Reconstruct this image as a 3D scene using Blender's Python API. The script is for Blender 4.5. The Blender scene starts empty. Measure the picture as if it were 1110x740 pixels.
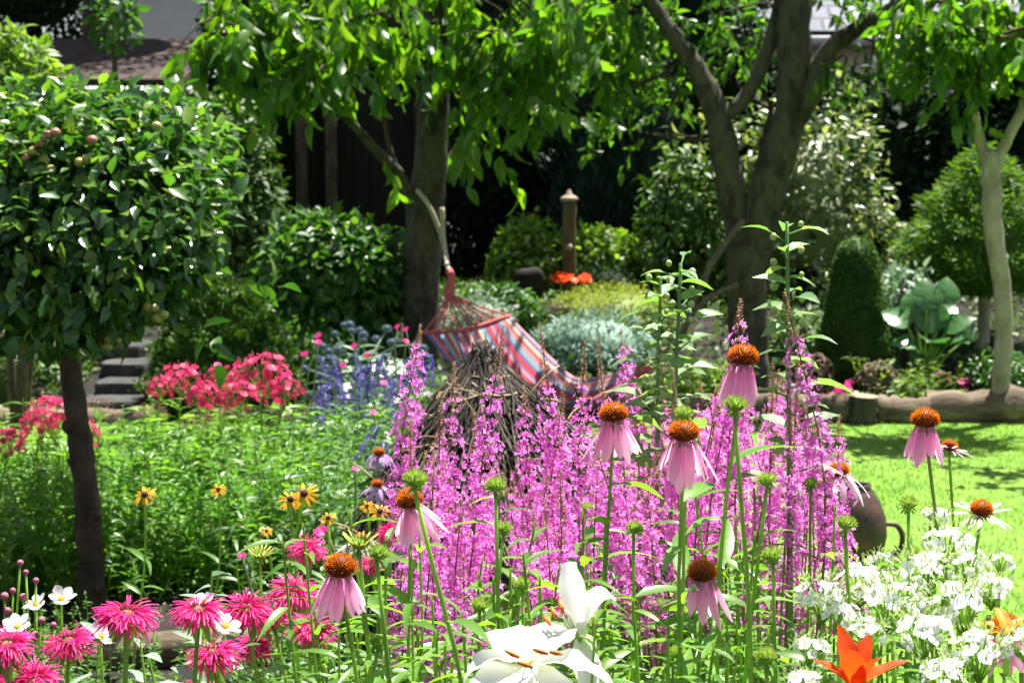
import bpy, math, random
import numpy as np
from mathutils import Vector, Matrix

# ------------------------------------------------------------------ camera, sky, sun, exposure
sc = bpy.context.scene
col = sc.collection
FPX, CX, CY, PITCH, CAMH = 2000.0, 555.0, 370.0, math.atan(0.1), 1.6
cam_d = bpy.data.cameras.new('camera'); cam = bpy.data.objects.new('camera', cam_d); col.objects.link(cam)
cam.location = (0, 0, CAMH); cam.rotation_euler = (math.pi/2 - PITCH, 0, 0)
cam_d.sensor_width = 36; cam_d.lens = 36*FPX/1110; cam_d.clip_start = .05; cam_d.clip_end = 2000
cam_d.dof.use_dof = True; cam_d.dof.focus_distance = 2.55; cam_d.dof.aperture_fstop = 13.0
sc.camera = cam
SUN = Vector((.30, .42, 1.30)).normalized()
world = bpy.data.worlds.new('World'); sc.world = world; world.use_nodes = True
wn = world.node_tree; wn.nodes.clear()
sky = wn.nodes.new('ShaderNodeTexSky'); sky.sky_type = 'NISHITA'; sky.sun_disc = False
sky.sun_elevation = math.asin(SUN.z); sky.sun_rotation = math.atan2(SUN.x, SUN.y)
bg = wn.nodes.new('ShaderNodeBackground'); bg.inputs[1].default_value = .05
wo = wn.nodes.new('ShaderNodeOutputWorld')
shs = wn.nodes.new('ShaderNodeHueSaturation'); shs.inputs['Saturation'].default_value = .55
wn.links.new(sky.outputs[0], shs.inputs['Color']); wn.links.new(shs.outputs[0], bg.inputs[0]); wn.links.new(bg.outputs[0], wo.inputs[0])
sd = bpy.data.lights.new('sun', 'SUN'); sd.energy = 5.0; sd.angle = math.radians(.5); sd.color = (1, .955, .87)
so = bpy.data.objects.new('sun', sd); col.objects.link(so); so.rotation_euler = (-SUN).to_track_quat('-Z', 'Y').to_euler(); so.location = (0, 0, 20)
sc.view_settings.view_transform = 'Standard'; sc.view_settings.look = 'None'
sc.view_settings.exposure = 1.8; sc.view_settings.gamma = 1; sc.view_settings.use_curve_mapping = False
sc.render.engine = 'CYCLES'
sc.cycles.use_denoising = True
sc.cycles.max_bounces = 7; sc.cycles.diffuse_bounces = 4; sc.cycles.glossy_bounces = 2; sc.cycles.transmission_bounces = 4
sc.cycles.caustics_reflective = False; sc.cycles.caustics_refractive = False
sc.cycles.sample_clamp_indirect = 8

# ------------------------------------------------------------------ maths helpers
def W(px, py, Y):
    """point at world depth Y seen at photo position px, py"""
    u, v = (px-CX)/FPX, (CY-py)/FPX
    dy = math.cos(PITCH) + v*math.sin(PITCH); dz = -math.sin(PITCH) + v*math.cos(PITCH)
    t = Y/dy
    return np.array([u*t, Y, CAMH + dz*t])
def S(n, Y): return n*Y/FPX
def gz(x, y):
    return 0.0 + .2*np.clip(y-11.35, 0, 2.6)
def nrm(v):
    v = np.asarray(v, float); return v/np.maximum(np.linalg.norm(v, axis=-1, keepdims=True), 1e-9)
def frames(d, up):
    x = nrm(d); z = up - (up*x).sum(-1, keepdims=True)*x; z = nrm(z); y = np.cross(z, x)
    return np.stack([x, y, z], axis=-1)
def rdir(rng, n): return nrm(rng.normal(size=(n, 3)))
UP = np.array([0., 0, 1])

class MB:
    def __init__(s): s.v = []; s.q = []; s.t = []; s.a = []; s.n = 0
    def add(s, v, q=None, t=None, a=None):
        v = np.asarray(v, float).reshape(-1, 3)
        if q is not None and len(q): s.q.append(np.asarray(q, int).reshape(-1, 4)+s.n)
        if t is not None and len(t): s.t.append(np.asarray(t, int).reshape(-1, 3)+s.n)
        s.a.append(np.zeros(len(v)) if a is None else np.broadcast_to(np.asarray(a, float), (len(v),)))
        s.v.append(v); s.n += len(v); return s
    def inst(s, tpl, pos, R, sc_):
        v, q, a = tpl; N = len(pos)
        if N == 0: return s
        sc_ = np.asarray(sc_, float)
        if sc_.ndim == 0: sc_ = np.full(N, float(sc_))
        if sc_.ndim == 1: sc_ = np.repeat(sc_[:, None], 3, 1)
        V = np.einsum('nij,nkj->nki', R, v[None]*sc_[:, None, :]) + pos[:, None, :]
        off = (np.arange(N)*len(v))[:, None, None]
        return s.add(V.reshape(-1, 3), (q[None]+off).reshape(-1, 4), a=np.tile(a, N))
    def mesh(s, name, mat, smooth=True, shift=None):
        me = bpy.data.meshes.new(name)
        v = np.concatenate(s.v)
        if shift is not None: v = v - np.asarray(shift)
        q = np.concatenate(s.q) if s.q else np.zeros((0, 4), int)
        t = np.concatenate(s.t) if s.t else np.zeros((0, 3), int)
        nl = q.size + t.size; npoly = len(q)+len(t)
        me.vertices.add(len(v)); me.vertices.foreach_set('co', v.astype(np.float32).ravel())
        me.loops.add(nl); me.loops.foreach_set('vertex_index', np.concatenate([q.ravel(), t.ravel()]).astype(np.int32))
        me.polygons.add(npoly)
        st = np.concatenate([np.arange(len(q))*4, q.size+np.arange(len(t))*3]).astype(np.int32)
        me.polygons.foreach_set('loop_start', st)
        me.polygons.foreach_set('use_smooth', np.full(npoly, bool(smooth)))
        at = me.attributes.new('a', 'FLOAT', 'POINT'); at.data.foreach_set('value', np.concatenate(s.a).astype(np.float32))
        me.update(calc_edges=True); me.validate()
        me.materials.append(mat)
        return me
    def build(s, name, mat, parent=None, smooth=True):
        sh = None
        if parent is not None:
            p = parent; sh = np.zeros(3)
            while p is not None: sh = sh + np.array(p.location); p = p.parent
        return part(name, s.mesh(name, mat, smooth, sh), parent)

def part(name, me, parent=None, loc=None, rot=None, scale=None):
    o = bpy.data.objects.new(name, me); col.objects.link(o)
    if parent is not None: o.parent = parent
    if loc is not None: o.location = loc
    if rot is not None: o.rotation_euler = rot
    if scale is not None: o.scale = (scale,)*3 if np.isscalar(scale) else scale
    return o
def tag(o, label=None, cat=None, group=None, kind=None):
    if label: o['label'] = label
    if cat: o['category'] = cat
    if group: o['group'] = group
    if kind: o['kind'] = kind
    return o
def thing(name, label, cat, loc, group=None):
    o = bpy.data.objects.new(name, None); col.objects.link(o); o.location = [float(c) for c in loc]
    o.empty_display_size = .1
    return tag(o, label, cat, group)
def dup(root, loc, rz=0, scale=1, label=None, group=None):
    r = root.copy(); col.objects.link(r); r.location = [float(c) for c in loc]; r.rotation_euler = (0, 0, rz); r.scale = (scale,)*3
    if label: r['label'] = label
    if group: r['group'] = group
    for ch in list(root.children):
        c = ch.copy(); col.objects.link(c); c.parent = r
        for g in list(ch.children):
            d = g.copy(); col.objects.link(d); d.parent = c
    return r
def axis_rot(d, spin=0.):
    q = Vector([float(c) for c in d]).to_track_quat('Z', 'Y')
    return (q.to_matrix() @ Matrix.Rotation(spin, 3, 'Z')).to_euler()

# ------------------------------------------------------------------ shape helpers
def leaf_tpl(n=3, w=.42, fold=.25, curl=.25, peak=.4, tip=.03):
    v = []; a = []; q = []
    for i in range(n+1):
        t = i/n
        h = w/2*(math.sin(math.pi*t**(math.log(.5)/math.log(peak)))**.8 if 0 < t < 1 else 0)
        h = max(h, tip*w)
        z = -curl*t*t
        v += [(t, 0, z), (t, h, z+fold*h), (t, -h, z+fold*h)]; a += [t]*3
    for i in range(n):
        b = i*3
        q += [(b, b+3, b+4, b+1), (b+2, b+5, b+3, b)]
    return np.array(v), np.array(q), np.array(a)
def dia_tpl(w=.5, bend=.12):
    return (np.array([(0, 0, 0), (.45, w/2, bend), (1, 0, 0), (.45, -w/2, bend)], float), np.array([(0, 3, 2, 1)]), np.array([0, .5, 1, .5]))
LEAF = leaf_tpl(3, .5, .3, .2); LANCE = leaf_tpl(5, .22, .35, .35, .38); DIA = dia_tpl(); NEEDLE = dia_tpl(.25, .03)
LEAF4 = leaf_tpl(4, .46, .35, .45, .42)

def smooth_path(pts, n):
    pts = np.asarray(pts, float); k = len(pts)
    if k == 2: return pts[0]+(pts[1]-pts[0])*np.linspace(0, 1, n)[:, None]
    P = np.vstack([2*pts[0]-pts[1], pts, 2*pts[-1]-pts[-2]])
    out = []
    for s in np.linspace(0, k-1-1e-6, n):
        i = int(s); f = s-i; p0, p1, p2, p3 = P[i:i+4]
        out.append(.5*((2*p1)+(-p0+p2)*f+(2*p0-5*p1+4*p2-p3)*f*f+(-p0+3*p1-3*p2+p3)*f**3))
    return np.array(out)
def tube(mb, pts, rad, sides=7, n=None, rough=0., seed=0, cap=True, av=None):
    pts = np.asarray(pts, float)
    rad = np.asarray(rad, float)
    if rad.ndim == 0: rad = np.full(len(pts), float(rad))
    if n:
        k = len(pts); pr = np.interp(np.linspace(0, k-1, n), np.arange(k), np.interp(np.linspace(0, 1, k), np.linspace(0, 1, len(rad)), rad))
        pts = smooth_path(pts, n); rad = pr
    elif len(rad) != len(pts):
        rad = np.interp(np.linspace(0, 1, len(pts)), np.linspace(0, 1, len(rad)), rad)
    T = nrm(np.gradient(pts, axis=0)); ref = np.array([0, 1., 0]) if abs(T[0][1]) < .9 else np.array([1., 0, 0])
    u = nrm(np.cross(T[0], ref)); U = []
    for t in T:
        u = nrm(u-(u@t)*t); U.append(u)
    U = np.array(U); V = np.cross(T, U)
    th = np.linspace(0, 2*math.pi, sides, endpoint=False)
    rr = rad[:, None]*np.ones(sides)
    if rough:
        g = np.random.default_rng(seed); rr = rr*(1+rough*g.normal(size=rr.shape))
    R = pts[:, None, :] + rr[..., None]*(np.cos(th)[None, :, None]*U[:, None, :]+np.sin(th)[None, :, None]*V[:, None, :])
    m = len(pts); idx = np.arange(m*sides).reshape(m, sides)
    q = np.stack([idx[:-1], np.roll(idx[:-1], -1, 1), np.roll(idx[1:], -1, 1), idx[1:]], -1).reshape(-1, 4)
    vv = R.reshape(-1, 3); a = np.repeat(np.linspace(0, 1, m), sides) if av is None else np.full(len(vv), av)
    if cap:
        tr = [(m*sides, idx[0][(j+1) % sides], idx[0][j]) for j in range(sides)] + [(m*sides+1, idx[-1][j], idx[-1][(j+1) % sides]) for j in range(sides)]
        vv = np.vstack([vv, pts[0], pts[-1]]); a = np.append(a, [a[0], a[-1]])
        mb.add(vv, q, tr, a)
    else: mb.add(vv, q, a=a)
    return pts
def lathe(mb, prof, c=(0, 0, 0), sides=24, M=None, wob=0., seed=0):
    prof = np.asarray(prof, float); th = np.linspace(0, 2*math.pi, sides, endpoint=False)
    g = np.random.default_rng(seed)
    r = prof[:, 0][:, None]*(1+wob*g.normal(size=(len(prof), sides)))
    V = np.stack([r*np.cos(th), r*np.sin(th), np.repeat(prof[:, 1][:, None], sides, 1)], -1).reshape(-1, 3)
    if M is not None: V = V @ np.asarray(M).T
    V = V+np.asarray(c); m = len(prof); idx = np.arange(m*sides).reshape(m, sides)
    q = np.stack([idx[:-1], np.roll(idx[:-1], -1, 1), np.roll(idx[1:], -1, 1), idx[1:]], -1).reshape(-1, 4)
    mb.add(V, q, a=np.repeat(np.linspace(0, 1, m), sides)); return mb
def box(mb, lo, hi, M=None, c=(0, 0, 0)):
    x0, y0, z0 = lo; x1, y1, z1 = hi
    v = np.array([(x0, y0, z0), (x1, y0, z0), (x1, y1, z0), (x0, y1, z0), (x0, y0, z1), (x1, y0, z1), (x1, y1, z1), (x0, y1, z1)], float)
    if M is not None: v = v @ np.asarray(M).T
    mb.add(v+np.asarray(c), [(3, 2, 1, 0), (4, 5, 6, 7), (0, 1, 5, 4), (1, 2, 6, 5), (2, 3, 7, 6), (3, 0, 4, 7)]); return mb
def sphere(mb, c, r, n=10, m=14, lump=0., seed=0, nb=9):
    g = np.random.default_rng(seed); ph = np.linspace(.02, math.pi-.02, n); th = np.linspace(0, 2*math.pi, m, endpoint=False)
    D = np.stack([np.sin(ph)[:, None]*np.cos(th), np.sin(ph)[:, None]*np.sin(th), np.repeat(np.cos(ph)[:, None], m, 1)], -1)
    k = bumps(g, nb, lump)(D.reshape(-1, 3)).reshape(n, m) if lump else np.ones((n, m))
    V = (D*k[..., None]*np.asarray(r)).reshape(-1, 3)+np.asarray(c); idx = np.arange(n*m).reshape(n, m)
    q = np.stack([idx[:-1], idx[1:], np.roll(idx[1:], -1, 1), np.roll(idx[:-1], -1, 1)], -1).reshape(-1, 4)
    mb.add(V, q, a=np.repeat(np.linspace(1, 0, n), m)); return mb
def bumps(rng, k, amp):
    C = rdir(rng, k); A = amp*rng.uniform(-.6, 1, k)
    return lambda d: 1+(A*np.exp(-(1-d @ C.T)*7)).sum(-1)

def blob(mb, c, rad, n, tpl, size, seed=0, shell=.75, lump=.3, out=.6, droop=.2, upn=.6, core=.0, zmin=-1., k=14):
    """leaves spread through an uneven rounded crown"""
    g = np.random.default_rng(seed); f = bumps(g, k, lump); rad = np.asarray(rad, float)*np.ones(3)
    d = rdir(g, n); d = d[d[:, 2] > zmin]; N = len(d)
    r = f(d)*(shell+(1-shell)*g.random(N)**.6)*(1+.05*g.normal(size=N))
    pos = np.asarray(c)+d*r[:, None]*rad
    L = nrm(out*d+rdir(g, N)*.8-droop*UP); nn = nrm(upn*UP+d*.5+rdir(g, N)*.55)
    mb.inst(tpl, pos, frames(L, nn), size*g.uniform(.65, 1.25, N))
    if core: sphere(mb, c, rad*core*.92, 14, 20, lump, seed, k)
    return mb
def shoots(mb, cen, g, per, length, size, tpl, droop=.5, base=None, spread=.8):
    """leafy drooping shoots: cen (n,3) are shoot starts"""
    n = len(cen); d = nrm(rdir(g, n)*spread-droop*UP*g.uniform(.4, 1.4, (n, 1)))
    if base is not None: d = nrm(d+.6*nrm(cen-base))
    P = np.repeat(cen, per, 0); D = np.repeat(d, per, 0); t = np.tile(np.linspace(.05, 1, per), n)[:, None]
    Ln = np.repeat(length*g.uniform(.6, 1.3, (n, 1)), per, 0)
    pos = P+D*t*Ln-UP*(t**2)*Ln*.25
    N = len(pos); L = nrm(.5*D+rdir(g, N)*.75-droop*UP); nn = nrm(UP*.5+rdir(g, N)*.8)
    mb.inst(tpl, pos, frames(L, nn), size*g.uniform(.6, 1.25, N))
    return d
def cone_foliage(mb, c, h, prof, n, tpl, size, seed, out=.9, up=.3, jit=.06, lump=.12, core=.9, upn=.4):
    g = np.random.default_rng(seed); t = g.random(n*2); R = prof(t); keep = g.random(n*2)*R.max() < R+.03
    t = t[keep][:n]; R = R[keep][:n]; N = len(t); th = g.uniform(0, 2*math.pi, N)
    lum = 1+lump*(np.sin(th*3+t*9+seed)*np.sin(th*5-t*14+seed*2)+.6*np.sin(th*9+t*31))
    r = R*lum*(1+jit*g.normal(size=N))
    d = np.stack([np.cos(th), np.sin(th), np.zeros(N)], -1)
    pos = np.asarray(c)+d*r[:, None]+UP*(t*h)[:, None]+g.normal(size=(N, 3))*size*.25
    L = nrm(out*d+up*UP+rdir(g, N)*.6); nn = nrm(upn*UP+d*.6+rdir(g, N)*.5)
    mb.inst(tpl, pos, frames(L, nn), size*g.uniform(.6, 1.3, N))
    if core:
        tt = np.linspace(0, 1, 14); lathe(mb, np.stack([np.maximum(prof(tt)*core, .005), tt*h], -1), c, 20)
    return mb

# ------------------------------------------------------------------ materials
def mat_new(name):
    m = bpy.data.materials.new(name); m.use_nodes = True; nt = m.node_tree; nt.nodes.clear()
    return m, nt, nt.nodes, nt.links
def ramp(N, stops, interp='LINEAR'):
    r = N.new('ShaderNodeValToRGB'); cr = r.color_ramp; cr.interpolation = interp
    while len(cr.elements) < len(stops): cr.elements.new(.5)
    for e, (p, c) in zip(cr.elements, stops): e.position = p; e.color = (*c, 1)
    return r
def even(cols): return [(i/max(1, len(cols)-1), c) for i, c in enumerate(cols)]
def finish(nt, N, K, colout, rough, spec, trans, tmul, bump=None):
    p = N.new('ShaderNodeBsdfPrincipled'); p.inputs['Roughness'].default_value = rough; p.inputs['Specular IOR Level'].default_value = spec
    K.new(colout, p.inputs['Base Color']); o = N.new('ShaderNodeOutputMaterial')
    if bump is not None: K.new(bump, p.inputs['Normal'])
    if trans:
        t = N.new('ShaderNodeBsdfTranslucent'); mx = N.new('ShaderNodeMix'); mx.data_type = 'RGBA'; mx.blend_type = 'MULTIPLY'
        mx.inputs[0].default_value = 1; K.new(colout, mx.inputs[6]); mx.inputs[7].default_value = (*tmul, 1); mx.clamp_result = False
        K.new(mx.outputs[2], t.inputs[0]); ms = N.new('ShaderNodeMixShader'); ms.inputs[0].default_value = trans
        K.new(p.outputs[0], ms.inputs[1]); K.new(t.outputs[0], ms.inputs[2]); K.new(ms.outputs[0], o.inputs[0])
    else: K.new(p.outputs[0], o.inputs[0])
def leaf_mat(name, cols, trans=.35, rough=.42, spec=.5, tmul=(1.7, 1.9, .6), patch=4.):
    m, nt, N, K = mat_new(name); g = N.new('ShaderNodeNewGeometry'); r = ramp(N, even(cols)); K.new(g.outputs['Random Per Island'], r.inputs[0])
    tc = N.new('ShaderNodeTexCoord'); nz = N.new('ShaderNodeTexNoise'); nz.inputs['Scale'].default_value = patch; nz.inputs['Detail'].default_value = 3
    K.new(tc.outputs['Object'], nz.inputs['Vector'])
    mr = N.new('ShaderNodeMapRange'); mr.inputs[1].default_value = .3; mr.inputs[2].default_value = .7; mr.inputs[3].default_value = .72; mr.inputs[4].default_value = 1.3
    K.new(nz.outputs[0], mr.inputs[0]); hs = N.new('ShaderNodeHueSaturation'); K.new(r.outputs[0], hs.inputs['Color']); K.new(mr.outputs[0], hs.inputs['Value'])
    finish(nt, N, K, hs.outputs[0], rough, spec, trans, tmul); return m
def petal_mat(name, stops, trans=.3, rough=.55, tmul=(1.15, 1.1, 1.15), vary=.15, spec=.25, interp='LINEAR'):
    m, nt, N, K = mat_new(name); at = N.new('ShaderNodeAttribute'); at.attribute_name = 'a'; r = ramp(N, stops, interp); K.new(at.outputs['Fac'], r.inputs[0])
    g = N.new('ShaderNodeNewGeometry'); mr = N.new('ShaderNodeMapRange'); mr.inputs[3].default_value = 1-vary; mr.inputs[4].default_value = 1+vary
    K.new(g.outputs['Random Per Island'], mr.inputs[0]); hs = N.new('ShaderNodeHueSaturation'); K.new(r.outputs[0], hs.inputs['Color']); K.new(mr.outputs[0], hs.inputs['Value'])
    finish(nt, N, K, hs.outputs[0], rough, spec, trans, tmul); return m
def rough_mat(name, cols, scale=8., stretch=(1, 1, 1), rough=.85, bump=.4, detail=6, spec=.3, dist=.02):
    m, nt, N, K = mat_new(name); tc = N.new('ShaderNodeTexCoord'); mp = N.new('ShaderNodeMapping'); mp.inputs['Scale'].default_value = stretch
    K.new(tc.outputs['Object'], mp.inputs['Vector']); nz = N.new('ShaderNodeTexNoise'); nz.inputs['Scale'].default_value = scale; nz.inputs['Detail'].default_value = detail
    nz.inputs['Roughness'].default_value = .65; K.new(mp.outputs[0], nz.inputs['Vector'])
    r = ramp(N, [(.3+.4*p, c) for p, c in even(cols)]); K.new(nz.outputs[0], r.inputs[0])
    b = N.new('ShaderNodeBump'); b.inputs['Strength'].default_value = bump; b.inputs['Distance'].default_value = dist; K.new(nz.outputs[0], b.inputs['Height'])
    finish(nt, N, K, r.outputs[0], rough, spec, 0, None, b.outputs[0]); return m

M = {}
M['apple_leaf'] = leaf_mat('apple_leaf', [(.014, .045, .011), (.028, .085, .017), (.055, .145, .025), (.17, .27, .04)], .36, .28, .55)
M['cherry_leaf'] = leaf_mat('cherry_leaf', [(.04, .11, .016), (.065, .16, .018), (.11, .21, .024)], .55, .42, .5, (2.2, 2.2, .5))
M['plum_leaf'] = leaf_mat('plum_leaf', [(.03, .09, .015), (.06, .14, .02), (.1, .2, .03)], .45, .4, .5)
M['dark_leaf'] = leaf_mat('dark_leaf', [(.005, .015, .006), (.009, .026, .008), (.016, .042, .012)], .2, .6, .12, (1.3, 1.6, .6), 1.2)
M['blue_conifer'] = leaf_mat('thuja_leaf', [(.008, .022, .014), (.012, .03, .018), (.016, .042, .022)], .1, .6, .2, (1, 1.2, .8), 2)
M['yew_leaf'] = leaf_mat('yew_leaf', [(.03, .075, .012), (.05, .11, .018), (.09, .16, .028)], .15, .55, .3)
M['spruce_leaf'] = leaf_mat('spruce_leaf', [(.05, .11, .016), (.08, .16, .024), (.14, .23, .04)], .3, .55, .3)
M['bush_leaf'] = leaf_mat('bush_leaf', [(.025, .075, .016), (.045, .12, .024), (.1, .2, .04)], .35, .4, .5)
M['bright_leaf'] = leaf_mat('bright_leaf', [(.07, .15, .02), (.13, .22, .03), (.2, .28, .045)], .4, .5, .4)
M['variegated_leaf'] = leaf_mat('variegated_leaf', [(.025, .06, .016), (.05, .1, .025), (.12, .18, .06), (.36, .38, .2)], .35, .4, .5, (1.4, 1.5, .7))
M['gold_leaf'] = leaf_mat('gold_leaf', [(.11, .16, .015), (.19, .23, .02), (.28, .3, .03)], .25, .6, .25)
M['blue_spruce'] = leaf_mat('blue_spruce', [(.1, .18, .14), (.16, .26, .2), (.24, .34, .28)], .15, .6, .25, (1.1, 1.3, 1))
M['aster_leaf'] = leaf_mat('aster_leaf', [(.07, .19, .03), (.11, .26, .045), (.18, .34, .07)], .5, .4, .55)
M['loose_leaf'] = leaf_mat('loose_leaf', [(.04, .11, .022), (.07, .16, .03), (.12, .21, .045)], .4, .42, .5)
M['cone_leaf'] = leaf_mat('cone_leaf', [(.08, .19, .025), (.12, .25, .03), (.19, .32, .05)], .5, .38, .5)
M['mallow_leaf'] = leaf_mat('mallow_leaf', [(.1, .2, .08), (.14, .25, .1), (.2, .3, .13)], .4, .5, .4)
M['silver_leaf'] = leaf_mat('silver_leaf', [(.14, .22, .15), (.2, .28, .2), (.3, .38, .3)], .25, .6, .3, (1.1, 1.3, .9))
M['hosta_leaf'] = leaf_mat('hosta_leaf', [(.035, .11, .03), (.05, .14, .04), (.08, .19, .055)], .3, .3, .6, (1.4, 1.8, .7))
M['grass'] = leaf_mat('grass', [(.08, .19, .016), (.12, .25, .022), (.17, .31, .035)], .42, .55, .3, (1.6, 1.6, .5), .8)
M['bark_brown'] = rough_mat('bark_brown', [(.02, .014, .01), (.06, .042, .03), (.12, .085, .06)], 14, (1, 1, .45), .9, .8)
M['bark_grey'] = rough_mat('bark_grey', [(.045, .04, .034), (.13, .115, .1), (.25, .225, .2), (.1, .11, .05)], 9, (1, 1, .6), .9, .8)
M['bark_moss'] = rough_mat('bark_moss', [(.01, .009, .007), (.032, .028, .021), (.075, .068, .05), (.035, .04, .014)], 8, (1, 1, .5), .9, .9)
M['bark_pale'] = rough_mat('bark_pale', [(.16, .14, .1), (.3, .26, .2), (.42, .38, .3)], 10, (1, 1, .5), .85, .4)
M['log'] = rough_mat('log', [(.03, .022, .015), (.12, .09, .06), (.25, .195, .145)], 12, (.25, 1, 1), .9, .7)
M['log_end'] = rough_mat('log_end', [(.16, .11, .06), (.3, .22, .14), (.4, .32, .22)], 25, (1, 1, 1), .9, .3)
M['soil'] = rough_mat('soil', [(.006, .005, .003), (.013, .01, .007), (.024, .018, .013)], 6, (1, 1, 1), .95, 1., 8)
M['lawn'] = rough_mat('lawn', [(.07, .15, .012), (.1, .2, .018), (.14, .24, .025)], 3, (1, 1, 1), .9, .3, 8)
M['stone'] = rough_mat('stone', [(.018, .018, .018), (.036, .036, .036), (.07, .068, .064)], 7, (1, 1, 1), .85, .4)  # darkened, shade over the steps is put into the stone colour
M['boulder'] = rough_mat('boulder', [(.006, .004, .004), (.012, .008, .007), (.022, .014, .012)], 5, (1, 1, 1), .85, .7)
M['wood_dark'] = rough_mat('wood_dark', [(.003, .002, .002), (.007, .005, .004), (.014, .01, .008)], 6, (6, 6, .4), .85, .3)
M['wood_post'] = rough_mat('wood_post', [(.045, .03, .016), (.1, .07, .035), (.16, .115, .06)], 8, (2, 2, .4), .8, .5)
M['wood_pale'] = rough_mat('wood_pale', [(.2, .15, .11), (.4, .3, .23)], 12, (1, 1, 1), .7, .2)
M['twig'] = rough_mat('twig', [(.05, .032, .022), (.12, .085, .06), (.2, .15, .11)], 20, (1, 1, 1), .85, .3)
M['straw_dark'] = leaf_mat('straw_dark', [(.012, .01, .008), (.03, .026, .021), (.06, .05, .04), (.09, .076, .06), (.26, .21, .14)], .1, .7, .25, (1, 1, 1), 3)
M['straw_pale'] = leaf_mat('straw_pale', [(.16, .12, .07), (.3, .23, .13), (.45, .36, .22)], .15, .65, .25, (1, 1, 1), 3)
M['plaster'] = rough_mat('plaster', [(.7, .7, .69), (.8, .8, .79)], 3, (1, 1, 1), .9, .1)
M['cream'] = rough_mat('cream_plaster', [(.55, .5, .38), (.62, .57, .44)], 3, (1, 1, 1), .9, .1)
M['gutter'] = rough_mat('gutter', [(.35, .36, .37), (.5, .51, .52)], 5, (1, 1, 1), .4, .05)
M['rust'] = rough_mat('rusty_iron', [(.022, .011, .008), (.055, .025, .016), (.11, .048, .026)], 14, (1, 1, 1), .55, .3, 8, .5)
M['rope'] = rough_mat('rope', [(.3, .26, .2), (.5, .45, .36)], 40, (1, 1, 1), .9, .4)
M['rope_dark'] = rough_mat('rope_dark', [(.06, .045, .035), (.16, .125, .095)], 40, (1, 1, 1), .9, .4)
M['cord_red'] = rough_mat('cord_red', [(.3, .05, .06), (.5, .12, .12)], 40, (1, 1, 1), .85, .2)
def tile_mat(name, cols, spec, rough):
    m, nt, N, K = mat_new(name); tc = N.new('ShaderNodeTexCoord'); b = N.new('ShaderNodeTexBrick'); K.new(tc.outputs['Object'], b.inputs['Vector'])
    b.inputs['Scale'].default_value = 1; b.inputs['Brick Width'].default_value = .24; b.inputs['Row Height'].default_value = .3; b.inputs['Mortar Size'].default_value = .02
    for i, c in enumerate(cols): b.inputs[i+1].default_value = (*c, 1)
    bu = N.new('ShaderNodeBump'); bu.inputs['Strength'].default_value = .8; bu.inputs['Distance'].default_value = .04; K.new(b.outputs['Fac'], bu.inputs['Height']); bu.invert = True
    finish(nt, N, K, b.outputs[0], rough, spec, 0, None, bu.outputs[0]); return m
M['tile_red'] = tile_mat('tile_red', [(.03, .015, .013), (.045, .022, .018), (.01, .006, .005)], .3, .8)  # darkened tiles, part of the garage roof's shade is in the colour
M['tile_grey'] = tile_mat('tile_grey', [(.07, .08, .12), (.14, .155, .21), (.02, .02, .03)], .07, .55)
# flowers
M['stem'] = leaf_mat('stem', [(.2, .32, .055), (.27, .4, .08)], .35, .5, .4)
M['stem_pale'] = leaf_mat('stem_pale', [(.17, .24, .12), (.22, .29, .15)], .1, .6, .3)
M['stem_red'] = leaf_mat('stem_red', [(.13, .15, .05), (.2, .13, .07)], .1, .6, .3)
M['cone'] = petal_mat('cone', [(0, (.06, .02, .008)), (.25, (.22, .045, .008)), (.5, (.85, .22, .01)), (1, (.98, .46, .02))], .45, .5, (1, 1, 1), .2)
M['cone_core'] = M['cone'] and petal_mat('cone_core', [(0, (.02, .008, .004)), (1, (.12, .03, .008))], 0, .8)
M['pink_ray'] = petal_mat('pink_ray', [(0, (.7, .27, .5)), (.3, (.87, .47, .7)), (1, (.92, .66, .82))], .62, .5, (1.1, 1.0, 1.05), .1)
M['pale_ray'] = petal_mat('pale_ray', [(0, (.72, .5, .6)), (1, (.84, .74, .78))], .4, .5, (1.05, 1, 1.05), .08)
M['lilac_ray'] = petal_mat('lilac_ray', [(0, (.42, .25, .5)), (1, (.6, .42, .68))], .35, .5)
M['green_cone'] = petal_mat('green_cone', [(0, (.2, .32, .06)), (.6, (.4, .52, .12)), (1, (.62, .68, .22))], .4, .5, (1.2, 1.3, .8), .15)
M['yellow_ray'] = petal_mat('yellow_ray', [(0, (.5, .5, .08)), (1, (.72, .66, .2))], .35, .5)
M['balm'] = petal_mat('balm', [(0, (.42, .004, .09)), (.5, (.7, .012, .2)), (1, (.8, .06, .34))], .45, .5, (1.15, 1, 1.15), .25)
M['balm_core'] = petal_mat('balm_core', [(0, (.16, .03, .04)), (1, (.3, .14, .08))], .05, .8, vary=.4)
M['balm_dark'] = petal_mat('balm_dark', [(0, (.06, .012, .03)), (1, (.16, .02, .07))], .1, .6)
M['loose_fl'] = petal_mat('loosestrife', [(0, (.6, .06, .47)), (.5, (.82, .2, .7)), (1, (.9, .42, .82))], .55, .5, (1.15, 1.05, 1.15), .2)
M['loose_bud'] = petal_mat('loosestrife_bud', [(0, (.22, .24, .07)), (.5, (.36, .16, .12)), (1, (.42, .3, .14))], .3, .6, vary=.35)
M['lily_white'] = petal_mat('lily_white', [(0, (.7, .76, .5)), (.25, (.85, .85, .8)), (1, (.88, .88, .86))], .3, .45, (1, 1, .98), .02)
M['lily_orange'] = petal_mat('lily_orange', [(0, (.75, .3, .02)), (.35, (.72, .1, .008)), (1, (.7, .06, .01))], .4, .45, (1.2, 1.1, .9), .08)
M['lily_pale_orange'] = petal_mat('lily_pale_orange', [(0, (.7, .3, .02)), (1, (.78, .26, .02))], .4, .5)
M['anther'] = petal_mat('anther', [(0, (.45, .13, .02)), (1, (.5, .15, .02))], 0, .7)
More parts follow.
